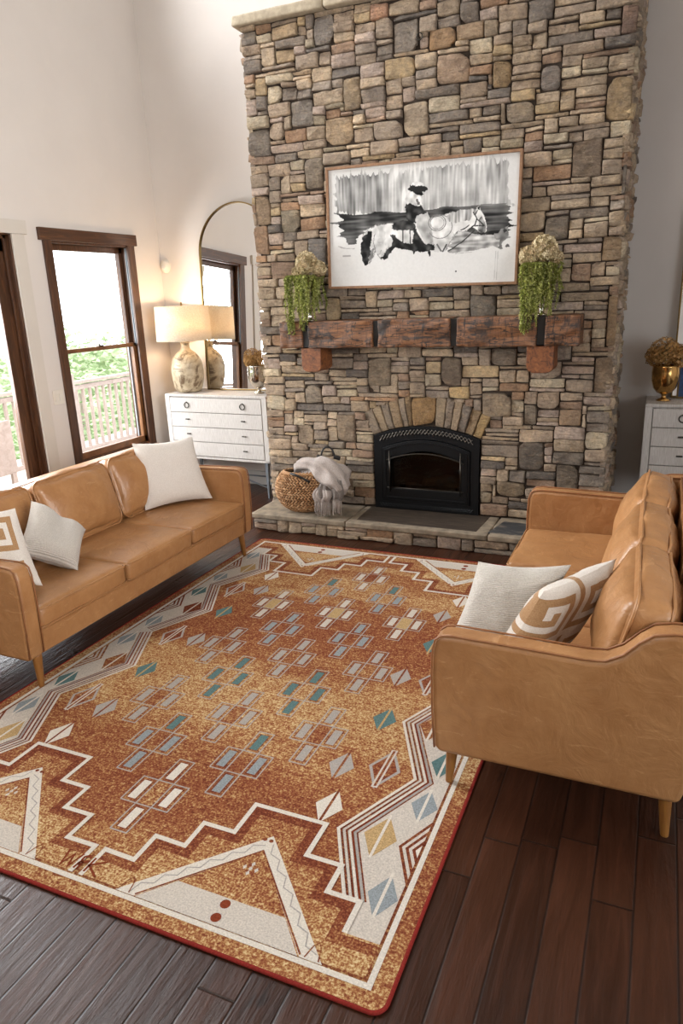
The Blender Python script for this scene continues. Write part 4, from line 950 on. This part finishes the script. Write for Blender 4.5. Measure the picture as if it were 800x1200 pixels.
# ------------------------------------------------------------------ pillows
KEY = ["111111111", "100000001", "101111101", "101000101", "101010101", "101011101", "101000001", "101111111", "100000000"]
def pillow(name, c, th, mat, label, key=False, n=44, seed=0, pinch=.045, dent=0, sag=0, grp=None):
    """c: corner points bottom-left, bottom-right, top-right, top-left seen from the front"""
    P = [Vector(p) for p in c]; ctr = sum(P, Vector())/4; nrm = ((P[1]-P[0]).cross(P[3]-P[0])).normalized()
    m = MB(); ex, ey = (P[1]-P[0]).length, (P[3]-P[0]).length
    def pt(u, v, sg):
        q = (P[0]*(1-u)+P[1]*u)*(1-v)+(P[3]*(1-u)+P[2]*u)*v
        au, av = 2*u-1, 2*v-1
        q = q+(ctr-q)*pinch*((1-au*au)*abs(av)**3+(1-av*av)*abs(au)**3)*2
        w = max(0, (1-au**4))*max(0, (1-av**4)); w = w**.62
        k = noise.noise(Vector((u*3+seed, v*3, sg*2+seed)))*.35+noise.noise(Vector((u*9+seed, v*9, sg)))*.10
        d = th/2*w*(1+k*.35)
        if dent and sg > 0: d -= dent*math.exp(-((u-.5)/.16)**2)*max(0, (v-.25))*w
        edge = (1-w)*.004*noise.noise(Vector((u*22+seed, v*22, 1)))
        return q+nrm*(sg*d+edge)
    def colf(u, v):
        i = int(min(.9999, max(0, u))*14)+3; j = int(min(.9999, max(0, v))*14)+2
        a, b = i % 8, j % 8
        return 1 if KEY[b][a] == '1' else 0
    F_all, MI = [], []
    for sg in (1, -1):
        V = []; C_ = []; UVs = []
        for j in range(n+1):
            for i in range(n+1):
                V.append(pt(i/n, j/n, sg)); UVs.append((i/n+.001, j/n+.001)); C_.append((1, 1, 1))
        if not key:
            F = [(j*(n+1)+i, j*(n+1)+i+1, (j+1)*(n+1)+i+1, (j+1)*(n+1)+i) for j in range(n) for i in range(n)]
            m.add(V, F if sg > 0 else [q[::-1] for q in F], uv=UVs)
        else:
            for j in range(n):
                for i in range(n):
                    ids = [j*(n+1)+i, j*(n+1)+i+1, (j+1)*(n+1)+i+1, (j+1)*(n+1)+i]
                    F = (ids if sg > 0 else ids[::-1]); F_all.append(tuple(F)); MI.append(colf((i+.5)/n, (j+.5)/n))
            base = len(m.v); m.v += [tuple(p) for p in V]; m.c += [(1, 1, 1)]*len(V); m.uv += UVs; m.f += [tuple(q+base for q in f_) for f_ in F_all]; m.mi += MI; F_all, MI = [], []
    o = m.build(name, mat, smooth=True)
    # move origin to the base of the pillow
    lo = min(p.z for p in P); off = Vector((ctr.x, ctr.y, lo)); o.data.transform(Matrix.Translation(-off)); o.location = off
    return tag(o, label, 'pillow', grp)
pillow('throw_pillow', [(-3.14, 3.70, .45), (-2.86, 4.10, .45), (-3.01, 4.14, .885), (-3.27, 3.80, .89)], .15, M['white_cloth'], 'plain off-white square pillow standing in the far corner of the left sofa', seed=1)
pillow('throw_pillow', [(-2.96, 2.46, .60), (-2.78, 2.68, .44), (-2.98, 2.98, .56), (-3.08, 2.72, .80)], .20, M['rib_cloth'], 'oatmeal ribbed pillow slumped on near seat of the left sofa', seed=2, dent=.06)
pillow('throw_pillow', [(-3.02, 2.26, .45), (-2.74, 2.40, .47), (-2.86, 2.42, .86), (-3.12, 2.28, .86)], .13, M['key'], 'tan and white greek key pillow at the left photo edge on the left sofa', key=True, n=70, seed=3)
pillow('throw_pillow', [(-.68, 2.40, .46), (-.36, 2.46, .45), (-.25, 2.70, .77), (-.59, 2.60, .78)], .19, M['rib_cloth'], 'pale ribbed pillow leaning behind the near arm of the right sofa', seed=4, dent=.05)
pillow('throw_pillow', [(-.49, 2.27, .45), (-.26, 2.60, .47), (-.09, 2.77, .79), (-.315, 2.43, .76)], .15, M['key'], 'tan and white greek key pillow between ribbed pillow and cushions on the right sofa', key=True, n=70, seed=5)

# ------------------------------------------------------------------ dressers
def dresser(label):
    W_, D_, Z0, Z1 = 1.14, .44, .345, .965
    t = empty('dresser', (0, 0, 0), 0, label, 'dresser', 'whitewashed four-drawer dressers')
    cz = M['ceruse']; hx = W_/2
    MB().add(*box(-hx, hx, 0, D_, Z1-.022, Z1)).build('dresser_top', cz, t, bevel=.003)
    b = MB().add(*box(-hx+.0, -hx+.05, .002, D_, Z0, Z1-.022)).add(*box(hx-.05, hx, .002, D_, Z0, Z1-.022)).add(*box(-hx, hx, .002, D_, Z0, Z0+.022)).add(*box(-hx+.01, hx-.01, .03, D_-.005, Z0+.01, Z1-.02))
    b.build('carcass', cz, t, bevel=.002)
    hz = (Z1-.03-Z0-.026)/4
    for i in range(4):
        z0 = Z0+.026+i*hz; d = MB().add(*box(-hx+.055, hx-.055, .0, .025, z0+.003, z0+hz-.003)).build('drawer', cz, t, bevel=.003)
        zc = z0+hz*.55
        for s in (-1, 1):
            x = s*.315
            if i == 3:
                r = MB().add(*tube([(x+.026*math.sin(a), -.008, zc-.008+.026*math.cos(a)) for a in np.linspace(0, 2*PI, 21)[:-1]], .0045, 8, True)).add(*tube([(x, .005, zc+.018), (x, -.012, zc+.018)], .007, 8)); r.build('ring_pull', M['pull'], d, smooth=True)
            else:
                v, f = rbox(.022, .006, .006, .004, n=6); MB().add(v, f, M=TR((x, -.012, zc))).add(*tube([(x, .003, zc), (x, -.01, zc)], .004, 6)).build('drawer_pull', M['pull'], d, smooth=True)
    for x, y in ((-hx+.05, .03), (hx-.05, .03), (-hx+.05, D_-.03), (hx-.05, D_-.03)):
        sx = 1 if x > 0 else -1
        v, f = prism([(-.017, -.017), (.017, -.017), (.017, .017), (-.017, .017)], 'z', 0, Z0); v = [(p[0]*(.55+.45*p[2]/Z0)+x+sx*.0, p[1]*(.55+.45*p[2]/Z0)+y, p[2]) for p in v]
        MB().add(v, f).build('leg', M['steel'], t, bevel=.002)
    s = MB().add(*tube([(-hx+.05, .03, .10), (0, D_/2, .16), (hx-.05, .03, .10)], .008, 8)).add(*tube([(-hx+.05, D_-.03, .10), (0, D_/2, .16), (hx-.05, D_-.03, .10)], .008, 8)); s.build('stretcher', M['steel'], t, smooth=True)
    return t
dL = dresser('whitewashed four-drawer dresser in the corner left of the stone chimney'); dL.location = (-3.79, 5.60, 0); dL.rotation_euler = (0, 0, math.radians(-2.0))
dRr = copy_tree(dL); dRr['label'] = 'grey-white four-drawer dresser right of the chimney behind the right sofa'; dRr.location = (.50, 5.62, 0); dRr.rotation_euler = (0, 0, 0)
def mirror(label, x, y, z, rz=0):
    t = empty('arched_mirror', (x, y, z), rz, label, 'mirror', 'arched brass mirrors'); hw, sp = .425, 1.27
    def ar(r, zb): return [(-r, zb), (r, zb)]+[(r*math.cos(a), sp+r*math.sin(a)) for a in np.linspace(0, PI, 33)]
    o, i = ar(hw, 0), ar(hw-.012, .012)
    lean = math.radians(-2.6); t.rotation_euler = (lean, 0, rz)
    MB().add(*ringprism(o, i, 'y', -.018, .018)).build('frame', M['brass'], t, bevel=.002)
    MB().add(*prism(ar(hw-.010, .010), 'y', -.003, .012)).build('mirror_glass', M['mirror'], t)
mirror('tall arched brass mirror leaning behind the lit lamp', -3.66, 5.955, .967, math.radians(-1.5))
mirror('arched brass mirror at right photo edge behind the flower vase', .52, 5.975, .967)
def lamp():
    t = empty('table_lamp', (-4.186, 5.79, .966), 0, 'lit table lamp with mottled ceramic base and white drum shade', 'lamp')
    pr = [(0, 0), (.095, 0), (.115, .012), (.135, .05), (.150, .13), (.155, .20), (.148, .27), (.125, .33), (.085, .375), (.052, .40), (.040, .42), (.038, .455), (.044, .465), (.044, .475), (.03, .48), (0, .48)]
    MB().add(*lathe(pr, 48)).build('lamp_base', M['ceramic'], t, smooth=True)
    MB().add(*lathe([(.0, .475), (.012, .475), (.012, .53), (.018, .535), (.018, .60), (0, .60)], 16)).build('socket', M['brass'], t, auto=40)
    sh = MB().add(*lathe([(.262, .49), (.250, .805)], 64)).add(*lathe([(.250, .805), (.247, .805), (.259, .49), (.262, .49)], 64)).build('lamp_shade', M['shade'], t, smooth=True)
    MB().add(*tube([(0, 0, .60), (0, 0, .815)], .004, 8)).add(*tube([(-.248, 0, .79), (.248, 0, .79)], .003, 6)).add(*tube([(0, -.248, .79), (0, .248, .79)], .003, 6)).build('harp', M['brass'], t)
    MB().add(*lathe([(0, .81), (.012, .81), (.012, .818), (.006, .825), (.010, .835), (0, .842)], 16)).build('finial', M['brass'], t, smooth=True)
    pl = bpy.data.lights.new('lamp_light', 'POINT'); pl.energy = 14; pl.color = (1, .70, .42); pl.shadow_soft_size = .03; po = bpy.data.objects.new('lamp_light', pl); S.collection.objects.link(po); po.parent = t; po.location = (0, 0, .73)
    MB().add(*lathe([(0, .60), (.014, .602), (.03, .635), (.032, .66), (.022, .685), (0, .695)], 20)).build('bulb', M['bulb'], t, smooth=True)
lamp()

# ------------------------------------------------------------------ vases and dried flowers
def goblet(label, x, y, z, mat, s=1, group=None):
    t = empty('goblet_vase', (x, y, z), 0, label, 'vase', group)
    MB().add(*lathe([(0, 0), (.050*s, 0), (.050*s, .008), (.02*s, .02), (.014*s, .035), (.02*s, .05)], 32)).build('foot', mat, t, smooth=True)
    MB().add(*lathe([(.018*s, .048), (.05*s, .06), (.078*s, .095), (.092*s, .15), (.095*s, .21), (.092*s, .25), (.095*s, .26), (.090*s, .258), (.087*s, .21), (.07*s, .11), (.0, .07)], 40)).build('bowl', mat, t, smooth=True)
def flowerheads(name, label, base, heads, pal, group, n=170, ps=.011):
    t = empty(name, base, 0, label, 'dried flowers', group)
    for (dx, dy, dz, r) in heads:
        m = MB(); c = Vector((dx, dy, dz))
        st = MB().add(*tube([(dx*.1, dy*.1, -.12), (dx*.5, dy*.5, dz*.3), (dx, dy, dz)], .003, 6)).build('stem', M['leaf2'], t)
        for k in range(n):
            u = 1-2*(k+.5)/n; a = k*2.39996; d = Vector((math.sqrt(1-u*u)*math.cos(a), math.sqrt(1-u*u)*math.sin(a), u))
            lump = 1+.16*noise.noise(d*2.6+Vector((dx*9, dy*7, r*40))); p = c+d*r*lump*Vector((1, 1, .92)).length/1.68
            q = d.to_track_quat('Z', 'Y').to_matrix() @ Matrix.Rotation(random.uniform(0, 3), 3, 'Z') @ Matrix.Rotation(random.uniform(-.5, .5), 3, 'X'); col = random.choice(pal); kk = random.uniform(.8, 1.2); col = tuple(w*kk for w in col)
            for i in range(4):
                w = i*PI/2; e1 = Vector((math.cos(w), math.sin(w), 0)); e2 = Vector((-math.sin(w), math.cos(w), 0))
                m.add([p, p+q @ (e1*ps*.8+e2*ps*.55+Vector((0, 0, ps*.35))), p+q @ (e1*ps*1.3+Vector((0, 0, ps*random.uniform(.2, .8)))), p+q @ (e1*ps*.8-e2*ps*.55+Vector((0, 0, ps*.35)))], [(0, 3, 2, 1)], col=col)
            m.add([p-d*.012, c, c+d.cross(Vector((0, .1, 1)))*.002], [(0, 1, 2)], col=(.1, .1, .04))
        m.build('flower_head', M['petal'], t)
    return t
M['leaf2'] = plain('dry_stem', h('#6d6a3c'), .8)
CREAM = [h('#c9b793'), h('#dccdaa'), h('#a4936f'), h('#bca583'), h('#8f7d5a')]; TAN = [h('#a07a4a'), h('#b48b58'), h('#8c673c'), h('#c39c68')]
random.seed(9)
goblet('silvery footed goblet vase on left dresser beside chimney edge', -3.385, 5.76, .966, M['mercury'])
flowerheads('dried_hydrangea_bunch', 'tan dried hydrangeas in silvery goblet on left dresser', (-3.385, 5.76, 1.226), [(-.03, -.03, .07, .075), (.06, 0, .06, .07), (-.08, .02, .03, .055)], TAN, 'dried hydrangea bunches')
goblet('gold mercury-glass goblet vase on the right dresser', .046, 5.80, .966, M['mercury_gold'], 1.02)
flowerheads('dried_hydrangea_bunch', 'tan dried hydrangeas in gold goblet on right dresser', (.046, 5.80, 1.228), [(-.02, -.03, .10, .095), (.10, -.01, .06, .075), (-.08, .03, .06, .065), (.03, .06, .08, .07)], TAN, 'dried hydrangea bunches')
def trailing(x, lab_v, lab_f, lab_g, seed, sgn, reach):
    random.seed(seed); y = 5.055; zb = 1.628
    t = empty('trumpet_vase', (x, y, zb), 0, lab_v, 'vase', 'silver vases on the mantel')
    MB().add(*lathe([(0, 0), (.042, 0), (.042, .006), (.018, .014), (.013, .03), (.016, .05)], 28)).build('foot', M['mercury'], t, smooth=True)
    MB().add(*lathe([(.015, .048), (.022, .10), (.034, .20), (.052, .31), (.056, .318), (.050, .312), (.032, .20), (0, .12)], 32)).build('body', M['mercury'], t, smooth=True)
    heads = [(.005, -.03, .10, .075), (.095*sgn, -.01, .055, .048), (-.085*sgn, 0, .035, .04)] if sgn > 0 else [(.01, -.03, .10, .078), (-.085, -.02, .055, .062), (.085, 0, .04, .035)]
    flowerheads('dried_hydrangea_bunch', lab_f, (x, y, zb+.32), heads, CREAM, 'dried hydrangea bunches', 200, .0125)
    g = empty('trailing_greenery', (x, y, zb+.30), 0, lab_g, 'plant', 'trailing greenery on the mantel')
    GR = [h('#a3a856'), h('#b6ba68'), h('#c2c47a'), h('#838b45'), h('#cdce90')]
    for k in range(44):
        a = random.uniform(PI*.95, PI*2.05) if k < 26 else random.uniform(0, PI)
        r = random.uniform(.05, .125); ln = random.uniform(.16, .34)
        dx, dy = math.cos(a)*r, math.sin(a)*r*.85
        if k % 5 == 0: dx = reach[0]+random.uniform(-.02, .02); dy = -.125-random.uniform(0, .025); ln = reach[1]*random.uniform(.85, 1)
        if k % 5 == 1: ln = random.uniform(.30, .40); dx = reach[2]+random.uniform(-.03, .03); dy = -.125
        dy = min(dy, .10)
        path = []; nn = 22
        for i in range(nn+1):
            s = i/nn
            if s < .25: q = s/.25; p = Vector((dx*math.sin(q*PI/2), dy*math.sin(q*PI/2), .035*math.sin(q*PI*.75)))
            else: q = (s-.25)/.75; p = Vector((dx+.012*math.sin(q*5+k), dy+.006*math.sin(q*4+k), .0247-ln*q))
            path.append(p)
        m = MB().add(*tube(path, .0018, 4), col=GR[3])
        cc = random.choice(GR)
        for i in range(3, nn+1):
            for j in range(15):
                p = path[i-1].lerp(path[i], random.random()); al = random.uniform(0, 2*PI); l = random.uniform(.014, .030)*(1 if i < nn-3 else .7)
                d = Vector((math.cos(al), math.sin(al), random.uniform(-1.1, .1))).normalized(); sd = d.cross(Vector((0, 0, 1))).normalized()*l*.22
                kk = random.uniform(.7, 1.3); c2 = tuple(w*kk for w in (cc if random.random() < .7 else random.choice(GR)))
                m.add([p, p+d*l*.5+sd, p+d*l, p+d*l*.5-sd], [(0, 1, 2, 3)], col=c2)
        m.build('strand', M['leaf'], g)
trailing(-2.475, 'silver trumpet vase standing on left end of the mantel', 'cream dried hydrangeas atop the vase at left end of mantel', 'green trailing stems spilling over left end of the mantel', 31, 1, (-.10, .42, .0))
trailing(-.755, 'silver trumpet vase standing on right end of the mantel', 'cream dried hydrangeas atop the vase at right end of mantel', 'green trailing stems spilling over right end of the mantel', 47, -1, (-.09, .46, -.03))
bp = empty('framed_print', (.225, 5.93, .967), 0, 'small framed blue print leaning at right photo edge on the dresser', 'picture'); bp.rotation_euler = (math.radians(-4), 0, 0)
MB().add(*ringprism([(-.09, 0), (.09, 0), (.09, .24), (-.09, .24)], [(-.078, .012), (.078, .012), (.078, .228), (-.078, .228)], 'y', -.008, .008)).build('frame', M['brass'], bp)
MB().add(*box(-.08, .08, -.003, .004, .01, .23)).build('print', M['bluepic'], bp)

# ------------------------------------------------------------------ basket and throw
def basket():
    random.seed(14)
    t = empty('woven_basket', (-2.555, 4.925, .1435), math.radians(8), 'round braided straw tote basket with dark handles standing on the hearth', 'basket')
    RX, RY, RZ = .225, .135, .185; m = MB(); ST = [h('#a87f57'), h('#b98f66'), h('#966c46'), h('#c39c74')]
    cz = RZ-.002
    def surf(a, u):   # a around, u -1..1 up
        e = .8; cu, su = math.cos(u), math.sin(u)
        return Vector((RX*abs(cu)**e*math.cos(a), RY*abs(cu)**e*math.sin(a), cz+RZ*su))
    # inner shell
    v, f = grid(lambda s, q: surf(2*PI*s, -PI/2+q*(PI/2+.95))*.96+Vector((0, 0, cz*.04)), 36, 18); m.add(v, f, col=h('#4f3822'))
    rows = 22
    for j in range(rows):
        u = -PI/2+.12+(PI/2+.80)*j/(rows-1); per = 2*PI*RX*max(.12, math.cos(u)); n = max(10, int(per/.027))
        for i in range(n):
            a = 2*PI*(i+(.5 if j % 2 else 0))/n; p = surf(a, u); pa = surf(a+.02, u)-p; pu = surf(a, u+.02)-p
            nn = pa.cross(pu).normalized(); pa.normalize(); d = (pa*.85+pu.normalized()*(.55 if j % 2 else -.55)).normalized(); sd = nn.cross(d)
            col = random.choice(ST); kk = random.uniform(.8, 1.15); col = tuple(w*kk for w in col); l, w, hh = .0175, .0075, .009
            V = []
            for q, r in ((-1, .15), (-.6, .8), (0, 1), (.6, .8), (1, .15)):
                for al in range(6): th = 2*PI*al/6; V.append(p+d*l*q+sd*w*r*math.cos(th)+nn*(hh*r*math.sin(th)+.001))
            F = [(a_*6+b_, a_*6+(b_+1) % 6, (a_+1)*6+(b_+1) % 6, (a_+1)*6+b_) for a_ in range(4) for b_ in range(6)]+[tuple(range(6))[::-1], tuple(range(24, 30))]
            m.add(V, F, col=col)
    m.build('woven_body', M['straw'], t, smooth=True)
    # rim braid
    u = .86; rp = [surf(a, u) for a in np.linspace(0, 2*PI, 49)[:-1]]
    MB().add(*tube(rp, .010, 8, True), col=h('#a87f57')).build('rim', M['straw'], t, smooth=True)
    return t
basket()
def handles():
    t = [o for o in bpy.data.objects if o.name.startswith('woven_basket')][0]
    # rear handle stands up, front handle lies on the side
    P = [(.20+.055*math.cos(a), .075, .43+.085*math.sin(a)) for a in np.linspace(0, PI, 15)]
    hd = MB().add(*tube(P, .0075, 8)).build('handle', M['black_leather'], t, smooth=True)
    for x in (.145, .255):
        v, f = rbox(.028, .008, .016, .006, n=6); MB().add(v, f, M=TR((x+(.02 if x > .2 else -.01), .075, .428), ry=.25)).build('handle_tab', M['black_leather'], hd, smooth=True)
    P = [(-.055+.155*s, -.115-.03*math.sin(PI*s), .335-.065*s+.02*math.sin(PI*s)) for s in np.linspace(0, 1, 11)]
    MB().add(*tube(P, .010, 8)).build('handle', M['black_leather'], t, smooth=True)
handles()
def throw():
    random.seed(6)
    t = empty('throw_blanket', (-2.37, 4.95, .1435), 0, 'mauve-grey fringed throw blanket bundled over the basket and hearth', 'blanket')
    # bundled cloth: a lobed body that rises over the basket and falls to the right
    path = [(-.27, .05, .29), (-.22, .04, .35), (-.12, .03, .365), (-.03, .01, .35), (.05, -.01, .32), (.12, -.03, .28), (.155, -.045, .23), (.165, -.05, .17)]
    rad = [.03, .06, .078, .09, .098, .095, .08, .04]
    def cloth(u, v):
        k = u*(len(path)-1); i = min(int(k), len(path)-2); fr = k-i; sm = fr*fr*(3-2*fr)
        c = Vector(path[i]).lerp(Vector(path[i+1]), fr); r = rad[i]*(1-sm)+rad[i+1]*sm
        tan = (Vector(path[i+1])-Vector(path[i])).normalized(); b = Vector((0, 1, 0)); a = b.cross(tan).normalized()
        w = 2*PI*v; fold = 1+.16*math.sin(3*w+u*9)+.10*math.sin(7*w-u*6+1)+.30*noise.noise(Vector((u*6, math.cos(w)*1.6, math.sin(w)*1.6)))
        return c+(a*math.cos(w)*r*1.0+b*math.sin(w)*r*1.15)*fold
    MB().add(*grid(cloth, 60, 56)).build('blanket_folds', M['throw'], t, smooth=True)
    def drape(x0, x1, ztop, zbot, yb, seed, mat, nm):
        def fn(u, v):
            x = x0+(x1-x0)*u; z = ztop+(zbot-ztop)*v
            y = yb-.035*math.sin(PI*min(1, v*1.1)*.5)+.016*math.sin(u*11+seed+v*2)+.010*math.sin(u*23+seed*2)
            return Vector((x+.012*math.sin(v*5+u*4+seed), y, z+.01*math.sin(u*9+seed)))
        o = MB().add(*grid(fn, 40, 18)).build(nm, mat, t, smooth=True); s = o.modifiers.new('s', 'SOLIDIFY'); s.thickness = .006; return fn
    f1 = drape(.0, .20, .30, .145, -.09, 1.0, M['throw_dark'], 'dark_band')
    f2 = drape(-.02, .11, .22, .13, -.115, 2.3, M['throw'], 'hanging_corner')
    fr = MB()
    for fn, x0, x1, n in ((f1, .05, .99, 26), (f2, .0, .99, 22)):
        for i in range(n):
            u = (i+.5)/n; p = Vector(fn(u, 1.0)); L = random.uniform(.085, .125); s = random.uniform(-.012, .012)
            L = min(L, p.z-.004)
            pts = [p+Vector((s*q+.003*math.sin(q*6+i), -.012*q-.004*math.sin(q*5+i), -L*q)) for q in np.linspace(0, 1, 6)]
            fr.add(*tube(pts, .0042, 5))
    fr.build('fringe', M['throw'], t, smooth=True)
throw()
